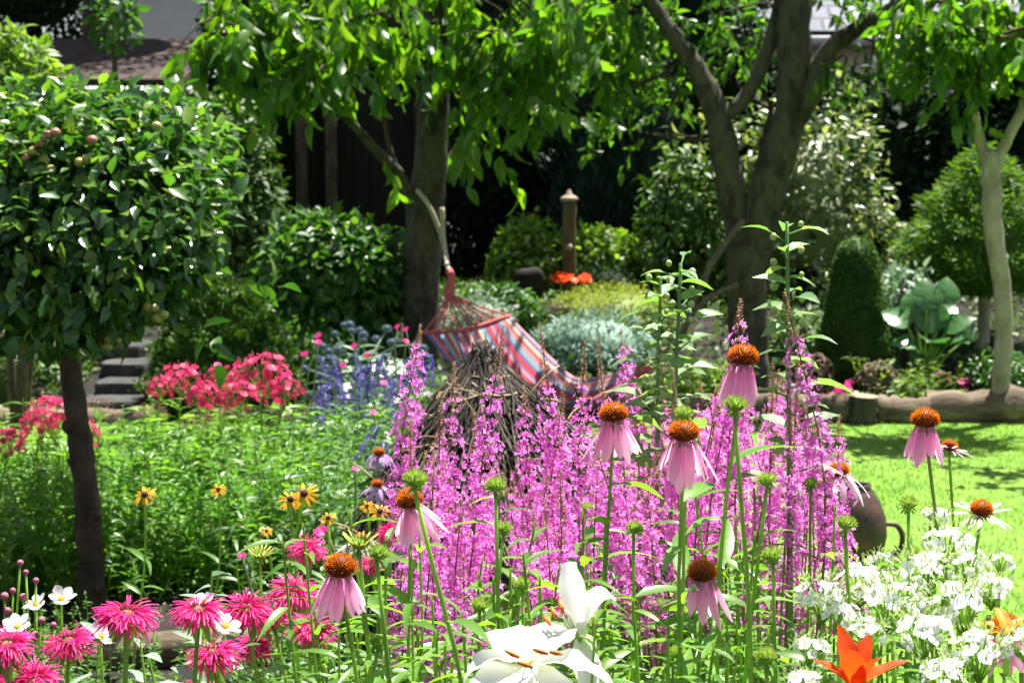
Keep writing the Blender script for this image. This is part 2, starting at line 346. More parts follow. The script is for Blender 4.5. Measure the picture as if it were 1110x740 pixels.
M['filament'] = petal_mat('filament', [(0, (.6, .7, .35)), (1, (.8, .82, .65))], .2, .5)
M['phlox_white'] = petal_mat('phlox_white', [(0, (.75, .8, .65)), (.2, (.85, .86, .85)), (1, (.88, .88, .88))], .3, .5, (1, 1, 1), .04)
M['phlox_bud'] = petal_mat('phlox_bud', [(0, (.2, .34, .06)), (1, (.55, .66, .3))], .3, .5, vary=.2)
M['phlox_red'] = petal_mat('phlox_red', [(0, (.5, .008, .07)), (1, (.82, .05, .2))], .35, .5, (1.1, 1, 1.1), .2)
M['phlox_red_bud'] = petal_mat('phlox_red_bud', [(0, (.2, .1, .08)), (1, (.5, .15, .25))], .2, .6, vary=.3)
M['rud_ray'] = petal_mat('rudbeckia_ray', [(0, (.75, .3, .01)), (1, (.82, .5, .02))], .35, .5)
M['dark_disc'] = petal_mat('dark_disc', [(0, (.02, .01, .006)), (1, (.06, .025, .012))], 0, .8)
M['anemone'] = petal_mat('anemone', [(0, (.75, .7, .76)), (1, (.84, .82, .86))], .35, .5)
M['yellow_disc'] = petal_mat('yellow_disc', [(0, (.6, .4, .02)), (1, (.75, .55, .05))], .1, .7)
M['lychnis'] = petal_mat('lychnis', [(0, (.5, .01, .16)), (1, (.66, .02, .26))], .35, .5)
M['dark_red'] = petal_mat('dark_red', [(0, (.12, .004, .02)), (1, (.25, .01, .05))], .2, .5)
M['salvia'] = petal_mat('salvia', [(0, (.06, .04, .27)), (1, (.15, .11, .5))], .3, .5, vary=.3)
M['thistle'] = petal_mat('thistle', [(0, (.05, .08, .11)), (1, (.11, .16, .22))], .15, .6, vary=.2)
M['fruit'] = petal_mat('fruit', [(0, (.28, .33, .06)), (.6, (.3, .33, .07)), (1, (.34, .24, .08))], 0, .35, spec=.5)
M['fruit_red'] = petal_mat('fruit_red', [(0, (.3, .24, .08)), (.5, (.34, .16, .1)), (1, (.34, .11, .08))], 0, .35, spec=.5)
def stripes():
    a, b, c, d, e, f = (.17, .14, .36), (.5, .08, .11), (.6, .3, .33), (.25, .42, .46), (.62, .52, .4), (.3, .22, .42)
    C = [a, c, b, a, d, b, e, a, b, c, f, b, d, e, b, a, c, b, e, d, a, b, c, f, b, a, d, c, b, e, a, c]
    r = random.Random(5); out = []; p = 0
    w = [r.choice([.6, 1, 1.5]) for _ in C]; tot = sum(w)
    for c, k in zip(C, w): out.append((p, c)); p += k/tot
    return out
M['hammock'] = petal_mat('hammock_cloth', stripes(), .3, .85, (1, 1, 1), 0, .1, 'CONSTANT')

# ------------------------------------------------------------------ ground
def sheet(name, xs, ys, zf, mat, kind='structure'):
    X, Y = np.meshgrid(xs, ys); Z = zf(X, Y); m = MB(); nx, ny = len(xs), len(ys); idx = np.arange(nx*ny).reshape(ny, nx)
    q = np.stack([idx[:-1, :-1], idx[:-1, 1:], idx[1:, 1:], idx[1:, :-1]], -1).reshape(-1, 4)
    m.add(np.stack([X, Y, Z], -1), q); return tag(m.build(name, mat), kind=kind)
sheet('ground', np.concatenate([[-400, -60], np.linspace(-12, 12, 40), [60, 400]]), np.concatenate([[-400, -20], np.linspace(-2, 24, 80), [60, 400]]), gz, M['soil'])
LX = [(-6, 7), ]
sheet('lawn', np.linspace(-7, 7, 60), np.linspace(5.2, 11.1, 40), lambda x, y: gz(x, y)+.012+.006*np.sin(x*3)*np.sin(y*2.3), M['lawn'])
g = np.random.default_rng(3); n = 150000
px = g.uniform(-4.2, 4.6, n); py = 5.2+5.75*g.random(n)**.9; ok = np.abs(px) < py*.3+.6; px, py = px[ok], py[ok]; n = len(px)
mb = MB(); d = nrm(np.stack([g.normal(size=n)*.45, g.normal(size=n)*.45, np.ones(n)], -1))
mb.inst(dia_tpl(.14, .02), np.stack([px, py, np.full(n, .0)], -1), frames(d, rdir(g, n)), g.uniform(.018, .038, n))
tag(mb.build('grass', M['grass']), 'short mown bright green grass of the lawn', 'grass', kind='stuff')

# ------------------------------------------------------------------ neighbouring buildings
def rot(o): return o
gar = thing('neighbour_garage', 'low building with shaded red tiled roof beyond the hedge, left of picture', 'building', (W(80, 95, 18)[0], 18, .5))
x0, x1 = W(-90, 95, 18)[0], W(198, 95, 18)[0]; ez = W(0, 95, 18)[2]; rz_ = W(0, 50, 20.6)[2]
m = MB(); box(m, (x0+.1, 18.15, .3), (x1-.1, 20.4, ez-.1)); m.build('wall', M['cream'], gar, False)
rl = math.hypot(2.6, rz_-ez); m = MB(); box(m, (0, 0, 0), (x1-x0, rl, .08))
ro = m.build('roof', M['tile_red'], None, False); ro.parent = gar; ro.location = Vector((x0, 18, ez))-gar.location; ro.rotation_euler = (math.atan2(rz_-ez, 2.6), 0, 0)
m = MB(); tube(m, [(x0, 17.95, ez-.04), (x1+.3, 17.95, ez-.04)], .05, 8); m.build('gutter', M['gutter'], gar)
hs = thing('white_house', 'white rendered house wall rising behind red tiled roof', 'house', (W(170, 40, 23)[0], 23, .5))
m = MB(); box(m, (W(118, 0, 23)[0], 23, .5), (W(222, 0, 23)[0], 29, 5.5)); m.build('wall', M['plaster'], hs, False)
a0, a1 = W(110, 0, 23)[0], W(230, 0, 23)[0]; m = MB(); xm = (a0+a1)/2
m.add([(a0, 22.7, 5.45), (a1, 22.7, 5.45), (a1, 29.3, 5.45), (a0, 29.3, 5.45), (xm, 22.7, 6.6), (xm, 29.3, 6.6)], [(0, 4, 5, 3), (1, 2, 5, 4), (0, 3, 2, 1)], [(0, 1, 4), (2, 3, 5)]); m.build('roof', M['tile_red'], hs, False)
h2 = thing('neighbour_house', 'neighbouring house with glinting blue grey tiled roof and cream wall', 'house', (W(930, 60, 24)[0], 24, .5))
x0, x1 = W(780, 40, 24)[0], W(1130, 40, 24)[0]; ez = W(0, 40, 24)[2]
m = MB(); box(m, (x0+.2, 24.3, .5), (x1-.2, 30, ez)); m.build('wall', M['cream'], h2, False)
m = MB(); box(m, (0, 0, 0), (x1-x0, 4, .1)); ro = m.build('roof', M['tile_grey'], None, False); ro.parent = h2; ro.location = Vector((x0, 23.9, ez-.02))-h2.location; ro.rotation_euler = (math.radians(36), 0, 0)
m = MB(); tube(m, [(x0, 23.84, ez-.06), (x1, 23.84, ez-.06)], .07, 8); m.build('gutter', M['gutter'], h2)
# dark board fence
f0, f1 = W(330, 0, 15.2)[0], W(452, 0, 15.2)[0]; fz = .55; ft = W(0, 95, 15.2)[2]
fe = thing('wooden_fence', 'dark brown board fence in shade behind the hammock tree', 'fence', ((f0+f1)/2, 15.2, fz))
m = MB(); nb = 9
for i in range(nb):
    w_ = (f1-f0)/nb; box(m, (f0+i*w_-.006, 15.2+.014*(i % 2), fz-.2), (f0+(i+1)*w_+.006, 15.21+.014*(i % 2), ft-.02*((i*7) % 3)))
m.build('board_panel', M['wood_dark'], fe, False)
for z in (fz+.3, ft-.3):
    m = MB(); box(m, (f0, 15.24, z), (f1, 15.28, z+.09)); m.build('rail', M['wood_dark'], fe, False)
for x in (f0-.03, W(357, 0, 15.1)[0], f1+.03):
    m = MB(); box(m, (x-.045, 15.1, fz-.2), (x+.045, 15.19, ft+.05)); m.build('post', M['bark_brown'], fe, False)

# ------------------------------------------------------------------ trees and shrubs of the background
def tree_shrub(name, label, cat, px, y0, y1, wpx, Y, mat, n, size, seed, tpl=DIA, lump=.35, shell=.55, core=.55, trunk=True, depth=None, group=None, bark='bark_brown', **kw):
    c = (W(px, y0, Y)+W(px, y1, Y))/2; rx = S(wpx, Y)/2; rz = abs(W(px, y0, Y)[2]-W(px, y1, Y)[2])/2
    base = np.array([c[0], Y, gz(c[0], Y)])
    t = thing(name, label, cat, base, group)
    m = MB(); blob(m, c, (rx, depth or rx*.8, rz), n, tpl, size, seed, shell, lump, core=core, **kw); m.build('crown' if trunk else 'foliage', M[mat], t)
    m = MB(); r = max(.03, rx*.07)
    g = np.random.default_rng(seed)
    if trunk: tube(m, [base-UP*.1, base+(c-base)*.5+g.normal(size=3)*.04, c+UP*rz*.3], [r*1.4, r, r*.4], 9, 12, .05, seed); nm = 'trunk'
    else:
        for k in range(4):
            e = c+np.array([g.uniform(-.5, .5)*rx, g.uniform(-.3, .3)*rx, rz*.2]); tube(m, [base-UP*.05+g.normal(size=3)*.02, (base+e)/2+g.normal(size=3)*.03, e], [.025, .018, .008], 6, 8)
        nm = 'stem'
    m.build(nm, M[bark], t); return t
for i, (px, y0, y1, w, Y, lab) in enumerate([
    (100, -470, -45, 460, 20.9, 'dark leafy tree behind the red tiled roof, its unseen crown added to shade it'),  # crown lies above the view, moved and enlarged to shade the garage roof
    (30, -160, 60, 200, 26.5, 'dark tree far behind the red tiled roof at left corner'),
    (300, -120, 330, 165, 17.0, 'dark shaded tree right of the white house wall'),
    (400, -200, 150, 260, 17.5, 'dark tree looming above the brown board fence'),
    (525, -100, 330, 180, 16.5, 'black green evergreen right behind the hammock tree'),
    (600, -160, 330, 200, 17.5, 'deepest dark evergreen behind the carved wooden post'),
    (745, -160, 330, 180, 17.0, 'shaded evergreen seen between the fork of the big tree'),
    (850, 62, 330, 220, 17.2, 'low dark evergreen below the blue grey roof'),
    (1010, 64, 330, 220, 16.2, 'dense dark yew behind the cone topped spruce'),
    (1130, 20, 330, 170, 16.0, 'dark evergreen at the right edge behind the spruce'),
    (110, 130, 380, 300, 15.5, 'dark hedge tree below the red tiled roof, behind the apple tree'),
    ]):
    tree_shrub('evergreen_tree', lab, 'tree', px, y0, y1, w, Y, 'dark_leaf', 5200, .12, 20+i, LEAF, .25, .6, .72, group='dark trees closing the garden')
# thuja column
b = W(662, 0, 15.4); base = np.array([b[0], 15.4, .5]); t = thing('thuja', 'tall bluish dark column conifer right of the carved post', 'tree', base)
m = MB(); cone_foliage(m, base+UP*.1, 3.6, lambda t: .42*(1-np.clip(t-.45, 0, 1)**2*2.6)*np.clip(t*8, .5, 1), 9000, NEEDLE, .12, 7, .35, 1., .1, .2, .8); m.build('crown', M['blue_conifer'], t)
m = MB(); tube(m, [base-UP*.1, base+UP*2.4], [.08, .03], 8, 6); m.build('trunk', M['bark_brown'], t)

tree_shrub('laurel_bush', 'sunlit yellow green bush at left edge above the apple tree', 'bush', 10, 38, 200, 130, 9.5, 'bright_leaf', 2600, .07, 41, LEAF, .4, .6, .6, False, bark='bark_brown')
tree_shrub('hazel_bush', 'mid green bush in half shade right of the apple crown', 'bush', 245, 115, 330, 110, 14.2, 'yew_leaf', 2600, .09, 42, LEAF, .45, .5, .5, False)
tree_shrub('small_ash', 'small light leaved tree in front of the white house wall', 'tree', 122, -20, 50, 60, 12.5, 'bush_leaf', 160, .10, 43, LEAF, .5, .2, 0, True)
tree_shrub('viburnum_bush', 'rounded leafy bush with sunlit top left of hammock tree', 'bush', 362, 243, 372, 150, 12.4, 'bush_leaf', 3200, .10, 44, LEAF, .25, .7, .75, False)
tree_shrub('dogwood_bush', 'large pale speckled bush behind the big forked tree', 'bush', 870, 110, 320, 215, 14.6, 'variegated_leaf', 3000, .09, 45, LEAF, .8, .5, .5, False)
tree_shrub('spiraea_bush', 'airy bush of small pale leaves left of the forked tree', 'bush', 745, 150, 320, 110, 14.2, 'yew_leaf', 1500, .08, 47, LEAF, .7, .5, .4, False)
tree_shrub('currant_bush', 'bright sunlit bush left of the carved wooden post', 'bush', 575, 252, 330, 90, 14.4, 'bright_leaf', 2200, .08, 48, LEAF, .35, .5, .5, False)
tree_shrub('gooseberry_bush', 'bright sunlit bush right of the carved wooden post', 'bush', 655, 255, 330, 95, 14.4, 'bright_leaf', 2200, .08, 49, LEAF, .35, .5, .5, False)
tree_shrub('euonymus_bush', 'low fresh green bush above the hammock strings', 'bush', 540, 308, 372, 85, 13., 'bush_leaf', 1800, .06, 50, LEAF, .25, .7, .75, False)
tree_shrub('lavender_mound', 'grey green low mound directly behind hammock cords', 'bush', 520, 322, 380, 80, 12.6, 'silver_leaf', 1000, .05, 51, NEEDLE, .25, .7, .8, False)
tree_shrub('golden_juniper', 'flat topped yellow green juniper cushion below the dark boulder', 'bush', 660, 310, 392, 142, 13.3, 'gold_leaf', 5200, .045, 52, NEEDLE, .15, .85, .9, False, depth=.5)
tree_shrub('blue_spruce_mound', 'spreading blue grey dwarf spruce beside the hammock', 'bush', 634, 346, 422, 130, 12.6, 'blue_spruce', 4200, .06, 53, NEEDLE, .35, .75, .85, False, depth=.42)
tree_shrub('boxwood_ball', 'clipped boxwood ball at left edge by the stone steps', 'bush', 0, 388, 462, 50, 11.6, 'yew_leaf', 2600, .03, 54, DIA, .05, .93, .95, False)
for i, (px, y0, y1, w, Y, lab) in enumerate([(60, 380, 455, 110, 12.2, 'dark low shrub left of the stone steps'), (330, 345, 430, 110, 12.0, 'low green shrub under the rounded leafy bush'),
        (105, 350, 420, 110, 13.3, 'shaded shrub above the stone steps'), (400, 350, 430, 90, 12.2, 'shaded shrub left of hammock trunk'),
        (760, 395, 450, 90, 11.8, 'small bright shrub left of the forked trunk'), (870, 330, 440, 110, 12.4, 'dark shrub between forked tree and clipped yew'),
        (1085, 385, 440, 100, 11.9, 'low green shrub right of the slim pale trunk'), (1010, 330, 420, 90, 13.2, 'shaded shrub behind the big bluish hosta leaves'),
        (955, 330, 430, 60, 12.9, 'narrow dark shrub right of the clipped yew'), (700, 340, 430, 80, 13, 'dark low shrub right of the blue spruce mound')]):
    tree_shrub('garden_shrub', lab, 'shrub', px, y0, y1, w, Y, 'bright_leaf' if i == 4 else 'bush_leaf' if i in (1, 6) else 'yew_leaf', 1700, .05, 60+i, LEAF, .3, .6, .75, False, group='low shrubs on the back bank')
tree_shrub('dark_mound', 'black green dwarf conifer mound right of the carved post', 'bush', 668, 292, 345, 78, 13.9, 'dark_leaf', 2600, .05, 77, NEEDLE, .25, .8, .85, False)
# clipped yew cone
b = W(926, 405, 12.1); base = np.array([b[0], 12.1, gz(0, 12.1)]); hh = W(926, 258, 12.1)[2]-base[2]
t = thing('clipped_yew', 'tall clipped yew cone with rounded top on right side', 'bush', base)
m = MB(); pr = lambda t: np.interp(t, [0, .12, .5, .85, .95, 1], [.215, .225, .185, .125, .095, .01])
cone_foliage(m, base, hh, pr, 15000, DIA, .022, 8, .8, .3, .02, .03, .97); m.build('foliage', M['yew_leaf'], t)
m = MB(); tube(m, [base-UP*.1, base+UP*hh*.6], [.04, .02], 8, 5); m.build('stem', M['bark_brown'], t)
# spruce cone on trunk at right
b = W(1062, 395, 12.7); base = np.array([b[0], 12.7, gz(0, 12.7)]); z0 = W(0, 320, 12.7)[2]; z1 = W(0, 158, 12.7)[2]
t = thing('dwarf_spruce', 'cone shaped spruce on a bare stem behind slim pale trunk', 'tree', base)
m = MB(); pr = lambda t: S(76, 12.7)*np.interp(t, [0, .1, .3, .6, .85, 1], [.35, .85, 1, .72, .35, .03])
cone_foliage(m, np.array([base[0], 12.7, z0]), z1-z0, pr, 14000, NEEDLE, .06, 9, .9, .1, .05, .16, .88); m.build('crown', M['spruce_leaf'], t)
m = MB(); tube(m, [base-UP*.1, (base[0]+.02, 12.7, (base[2]+z0)/2), (base[0], 12.7, z0+.3)], [.055, .045, .03], 9, 8, .04, 3); m.build('trunk', M['bark_pale'], t)
# spruce cone at left
b = W(225, 470, 10.9); base = np.array([b[0], 11.5, gz(0, 11.5)]); hh = W(0, 300, 11.5)[2]-base[2]
t = thing('cone_conifer', 'bushy cone shaped conifer with sunlit edge behind the red phlox', 'bush', base)
m = MB(); pr = lambda t: S(76, 11.5)*np.interp(t, [0, .15, .4, .7, .9, 1], [.95, 1, .85, .62, .4, .05])
cone_foliage(m, base, hh, pr, 17000, DIA, .04, 10, .8, .5, .04, .12, .92); m.build('foliage', M['yew_leaf'], t)
m = MB(); tube(m, [base-UP*.1, base+UP*hh*.6], [.04, .02], 8, 5); m.build('stem', M['bark_brown'], t)

# hosta with big glaucous leaves
def big_leaf_plant():
    Y = 11.9; base = W(1003, 398, Y); base[2] = gz(0, Y)
    t = thing('hosta', 'big bluish hosta with broad cupped leaves by the slim trunk', 'plant', base)
    tpl = leaf_tpl(9, .92, .35, .4, .42, .02); tv = tpl[0].copy(); tv[:, 2] += np.where(np.abs(tv[:, 1]) > .01, .035*np.sin(tv[:, 0]*24+np.sign(tv[:, 1])), 0); tpl = (tv, tpl[1], tpl[2])
    for i, (px, py, L, az, el) in enumerate([(985, 372, 34, 180, -5), (975, 345, 40, 150, 15), (1010, 345, 46, 200, 40), (1022, 340, 40, 20, 20), (1012, 368, 44, 250, 5), (1030, 372, 40, 300, 10),
                                             (1005, 322, 42, 60, 50), (1026, 318, 36, 30, 45), (1000, 385, 34, 230, -20), (1035, 352, 38, -20, 15), (990, 330, 34, 130, 50), (1048, 362, 30, 10, 30)]):
        m = MB(); p = W(px, py, Y-.1+.05*(i % 4)); a, e = math.radians(az), math.radians(el+28)
        d = np.array([[math.cos(a)*math.cos(e), math.sin(a)*math.cos(e), math.sin(e)]]); L_ = S(L, Y)*.9
        st = p-d[0]*L_*.4
        m.inst(tpl, st[None], frames(d, np.array([[.3*math.cos(a), -.45, .85]])), L_); m.build('leaf', M['hosta_leaf'], t)
        m = MB(); tube(m, [base, (base+st)/2+UP*.04, st], [.012, .009, .006], 6, 7); m.build('stalk', M['stem'], t)
big_leaf_plant()
tree_shrub('rose_bush', 'glossy small leaved bush above the bluish hosta', 'bush', 985, 285, 345, 62, 12.3, 'silver_leaf', 260, .08, 75, LEAF, .4, .3, 0, False)

# stone steps, boulders, carved post, wicker balls
for i, (px, py, w, Y, lab) in enumerate([(126, 447, 70, 11.55, 'lowest stone step beside the cone conifer'), (138, 428, 60, 11.9, 'second stone step from the bottom'), (142, 410, 56, 12.3, 'third stone step from the bottom'), (135, 392, 60, 12.7, 'topmost stone step under shaded shrub')]):
    c = W(px, py, Y); c[2] = gz(0, Y)+.05; m = MB(); w2 = S(w, Y)/2
    g = np.random.default_rng(i); th = np.linspace(0, 2*math.pi, 14, endpoint=False)
    o = np.stack([np.sign(np.cos(th))*np.abs(np.cos(th))**.5*w2*(1+.06*g.normal(size=14)), np.sign(np.sin(th))*np.abs(np.sin(th))**.5*.24*(1+.06*g.normal(size=14))], -1)
    top = np.c_[o*.97, np.full(14, 0)]; mid = np.c_[o, np.full(14, -.02)]; bot = np.c_[o*.98, np.full(14, -.16)]
    V = np.vstack([top, mid, bot, [[0, 0, .002]]])+c; idx = np.arange(42).reshape(3, 14)
    q = np.stack([idx[1:], np.roll(idx[1:], -1, 1), np.roll(idx[:-1], -1, 1), idx[:-1]], -1).reshape(-1, 4)
    m.add(V, q, [(42, j, (j+1) % 14) for j in range(14)]); tag(m.build('stone_step', M['stone'], smooth=False), lab, 'step', 'stone steps up the bank')
for i, (px, py, rx, ry, Y, lab) in enumerate([(573, 310, 17, 15, 13.6, 'dark rounded boulder left of the carved post'), (606, 343, 30, 11, 13.2, 'reddish dark plant modelled as a stone below the carved post')]):  # second one stands for a reddish dark plant, modelled as a stone
    c = W(px, py, Y); c[2] = max(c[2], gz(0, Y)); m = MB(); sphere(m, c, (S(rx, Y)*.85, S(rx, Y)*.7, S(ry, Y)*1.15), 26, 40, .16, 80+i, 60); tag(m.build('boulder', M['boulder']), lab, 'boulder', 'dark boulders on the bank')
Y = 13.8; base = W(618, 320, Y); base[2] = gz(0, Y); t = thing('carved_post', 'weathered wooden post with small carved cap standing among bushes', 'post', base)
tp = W(617, 217, Y); m = MB(); tube(m, [base-UP*.1, base*.5+tp*.5, tp], [.052, .047, .05], 10, 12, .05, 2); m.build('post', M['wood_post'], t)
m = MB(); lathe(m, [(.003, .07), (.015, .06), (.02, .035), (.05, .015), (.07, .0), (.055, -.02), (.003, -.021)], tp+UP*.01, 16, wob=.05); m.build('cap', M['wood_pale'], t)
m = MB(); sphere(m, W(617, 268, Y-.07), .027, 8, 12); m.build('knob', M['wood_pale'], t)
for i, (px, py, r, Y, lab) in enumerate([(878, 398, 26, 11.55, 'woven twig ball left of the clipped yew'), (950, 402, 22, 11.55, 'woven twig ball right of the clipped yew')]):
    c = W(px, py, Y); R = S(r, Y); c[2] = max(c[2]-R*.25, gz(0, Y)+R*.6); m = MB(); g = np.random.default_rng(i)
    for k in range(10):
        u = rdir(g, 1)[0]; v = nrm(np.cross(u, rdir(g, 1)[0])); th = np.linspace(0, 2*math.pi, 22)
        tube(m, c+R*(np.cos(th)[:, None]*u+np.sin(th)[:, None]*v)*(1+.12*g.normal(size=(22, 1)).cumsum(0)*.3)*np.array([1, 1, .75]), .007, 5)
    tag(m.build('twig_ball', M['twig']), lab, 'garden ornament', 'woven twig balls')

# logs edging the lawn
def log(p0, p1, r, lab, seed, stump=False):
    p0, p1 = np.array(p0, float), np.array(p1, float); c = (p0+p1)/2; g = np.random.default_rng(seed)
    base = c.copy(); base[2] -= r if not stump else 0; t = thing('stump' if stump else 'log', lab, 'log' if not stump else 'stump', base, None if stump else 'logs edging the beds')
    k = 14; P = smooth_path([p0, c+g.normal(size=3)*r*.15, p1], k); m = MB(); tube(m, P, r*(1+.08*g.normal(size=k)), 14, None, .035, seed, False); m.build('bark', M['log' if not stump else 'bark_moss'], t)
    for e, s in ((P[0], P[0]-P[1]), (P[-1], P[-1]-P[-2])):
        s = nrm(s); u = nrm(np.cross(s, [.3, .2, .9])); v = np.cross(s, u); th = np.linspace(0, 2*math.pi, 16, endpoint=False)
        m = MB(); m.add(np.vstack([e+s*.004, e+s*.002+r*.97*(np.cos(th)[:, None]*u+np.sin(th)[:, None]*v)]), None, [(0, 1+j, 1+(j+1) % 16) for j in range(16)]); m.build('cut_end', M['log_end'], t, False)
def logpx(x0, y0, x1, y1, Y0, Y1, rp, lab, seed): log(W(x0, y0, Y0), W(x1, y1, Y1), S(rp, (Y0+Y1)/2), lab, seed)
logpx(735, 444, 925, 443, 11.05, 11.05, 17, 'grey log between forked trunk and the stump', 1)
logpx(948, 445, 1008, 447, 11.05, 11.0, 17, 'short grey log just right of the stump', 2)
logpx(1004, 443, 1180, 441, 11.1, 11.1, 21, 'thick pale log behind the slim pale trunk', 3)
logpx(-70, 466, 42, 461, 10.95, 10.95, 17, 'grey log at the left edge below boxwood ball', 4)
logpx(46, 458, 180, 455, 11.05, 11.05, 15, 'shaded log in front of the stone steps', 5)
logpx(255, 456, 350, 453, 11.05, 11.05, 17, 'log end showing between red phlox and blue spikes', 6)
p = W(934, 464, 10.95); log((p[0], 10.95, -.02), (p[0]+.01, 10.95, W(0, 429, 10.95)[2]), S(16, 10.95), 'short upright stump between the two grey logs at the lawn edge', 7, True)
log(W(24, 712, 5.5), W(395, 684, 5.6), S(19, 5.5), 'weathered crooked log lying behind the bee balm', 8)
log(W(-160, 700, 5.55), W(16, 718, 5.4), S(17, 5.5), 'log end at the left edge behind the bee balm', 9)

# ------------------------------------------------------------------ the three garden trees
def limb(m, pts, rad, seed=0, n=None, rough=.06): return tube(m, [W(*p) for p in pts], np.array(rad)*.88, 11, n or 6*len(pts), rough, seed)
def canopy(m, blobs, g, per, length, size, tpl, droop):
    for (px, py, rx, ry, Y, dep, n) in blobs:
        d = rdir(g, n)*(g.random((n, 1))**.4); c = (W(px, py, Y)+d*np.array([S(rx, Y), dep, S(ry, Y)]))[:max(1, int(n*.85))]
        shoots(m, c, g, per, length, size, tpl, droop)
def twigs(m, blobs, src, g, k=6):
    for (px, py, rx, ry, Y, dep, n) in blobs:
        for j in range(k):
            e = W(px, py, Y)+rdir(g, 1)[0]*np.array([S(rx, Y), dep, S(ry, Y)])*.8; s = src[np.argmin(((src-e)**2).sum(1)+g.random(len(src))*.3)]
            tube(m, [s, (s+e)/2+g.normal(size=3)*.06+UP*.06, e], [.014, .009, .004], 5, 7)
# hammock tree (cherry)
Y = 12.3; base = W(457, 442, Y); base[2] = gz(0, Y)
t = thing('cherry_tree', 'cherry tree with hanging leaves holding the hammock rope', 'tree', base)
m = MB(); tr = [limb(m, [(458, 448, Y), (458, 400, Y), (456, 320, Y), (461, 240, Y), (469, 150, Y), (474, 60, Y), (478, -60, Y)], [.18, .15, .142, .15, .12, .1, .08], 1)]; m.build('trunk', M['bark_moss'], t)
for k, (pts, r) in enumerate([([(452, 245, Y), (436, 195, Y-.1), (405, 160, Y-.3), (355, 105, Y-.7), (300, 50, Y-1)], [.06, .045, .035, .025, .012]),
                              ([(478, 195, Y), (500, 155, Y+.1), (540, 100, Y-.2), (600, 40, Y-.6)], [.05, .035, .025, .012]),
                              ([(430, 185, Y-.15), (420, 150, Y-.2), (412, 100, Y-.3)], [.025, .018, .01]),
                              ([(474, 80, Y), (420, 20, Y-.3), (340, -20, Y-.6)], [.05, .03, .015])]):
    m = MB(); tr.append(limb(m, pts, r, 5+k)); m.build('branch', M['bark_moss'], t)
bl = [(212, 58, 24, 18, 10.9, .25, 7), (266, 34, 46, 44, 10.9, .35, 28), (315, 25, 60, 45, 11, .45, 38), (380, 20, 55, 50, 11.2, .5, 32), (470, 20, 75, 45, 12.9, .4, 26), (560, 30, 60, 48, 11.6, .5, 40), (515, 85, 36, 40, 11.7, .35, 18), (430, 10, 40, 30, 11.2, .2, 10), (505, 30, 40, 50, 11.5, .3, 20),
      (615, 30, 55, 36, 11.4, .45, 34), (665, 25, 45, 35, 11.8, .4, 22), (560, -60, 180, 40, 11.8, .8, 70), (300, -50, 130, 40, 11.3, .8, 46), (320, 78, 45, 14, 10.8, .2, 10), (575, 105, 36, 18, 11.3, .2, 9), (420, 175, 12, 8, 11.8, .05, 1), (520, 142, 26, 10, 11.6, .1, 3), (538, 165, 8, 6, 11.6, .05, 1)]
g = np.random.default_rng(11); m = MB(); canopy(m, bl, g, 9, .28, .138, LEAF4, .75); m.build('crown', M['cherry_leaf'], t)
m = MB(); twigs(m, bl[:-3], np.concatenate(tr), g, 4); m.build('twigs', M['bark_brown'], t)
# forked plum tree
Y = 11.6; base = W(812, 452, Y); base[2] = gz(0, Y)
t = thing('plum_tree', 'big forked tree with dark mossy limbs holding the hammock end', 'tree', base)
m = MB(); tr = [limb(m, [(812, 458, Y), (812, 400, Y), (811, 320, Y), (810, 265, Y)], [.165, .145, .138, .155], 20),
                limb(m, [(806, 290, Y), (796, 220, Y), (786, 170, Y), (776, 120, Y), (752, 70, Y), (720, 25, Y), (680, -40, Y)], [.1, .105, .1, .095, .07, .055, .045], 21),
                limb(m, [(816, 290, Y), (828, 220, Y-.05), (846, 160, Y-.1), (858, 120, Y-.1), (861, 60, Y-.1), (860, -60, Y-.1)], [.12, .13, .125, .12, .12, .11], 22)]
m.build('trunk', M['bark_moss'], t)
for k, (pts, r) in enumerate([([(853, 140, Y-.1), (878, 105, Y-.15), (892, 65, Y-.2), (912, 42, Y-.25), (960, 15, Y-.3), (1030, -30, Y-.4)], [.085, .075, .068, .06, .055, .045]),
                              ([(780, 128, Y), (806, 108, Y), (826, 70, Y), (842, 20, Y), (848, -30, Y)], [.06, .055, .055, .045, .04]),
                              ([(812, 235, Y+.1), (822, 190, Y+.15), (838, 120, Y+.2)], [.05, .04, .035])]):
    m = MB(); tr.append(limb(m, pts, r, 25+k)); m.build('branch', M['bark_moss'], t)
bl = [(700, 60, 40, 60, 12, .3, 26), (745, 25, 40, 40, 11.8, .3, 20), (800, 40, 30, 50, 12, .3, 26), (700, 120, 25, 40, 12.2, .2, 10), (780, -60, 160, 40, 12, .8, 80), (940, -40, 90, 40, 11.8, .5, 50), (905, 70, 22, 16, 11.4, .1, 7), (930, 12, 50, 12, 11.4, .2, 12), (955, 75, 16, 20, 11.5, .1, 5), (660, 95, 40, 40, 12, .3, 20), (690, 15, 40, 25, 11.9, .3, 18)]
g = np.random.default_rng(12); m = MB(); canopy(m, bl, g, 8, .22, .085, LEAF4, .3); m.build('crown', M['plum_leaf'], t)
m = MB(); twigs(m, bl, np.concatenate(tr), g, 3); m.build('twigs', M['bark_brown'], t)
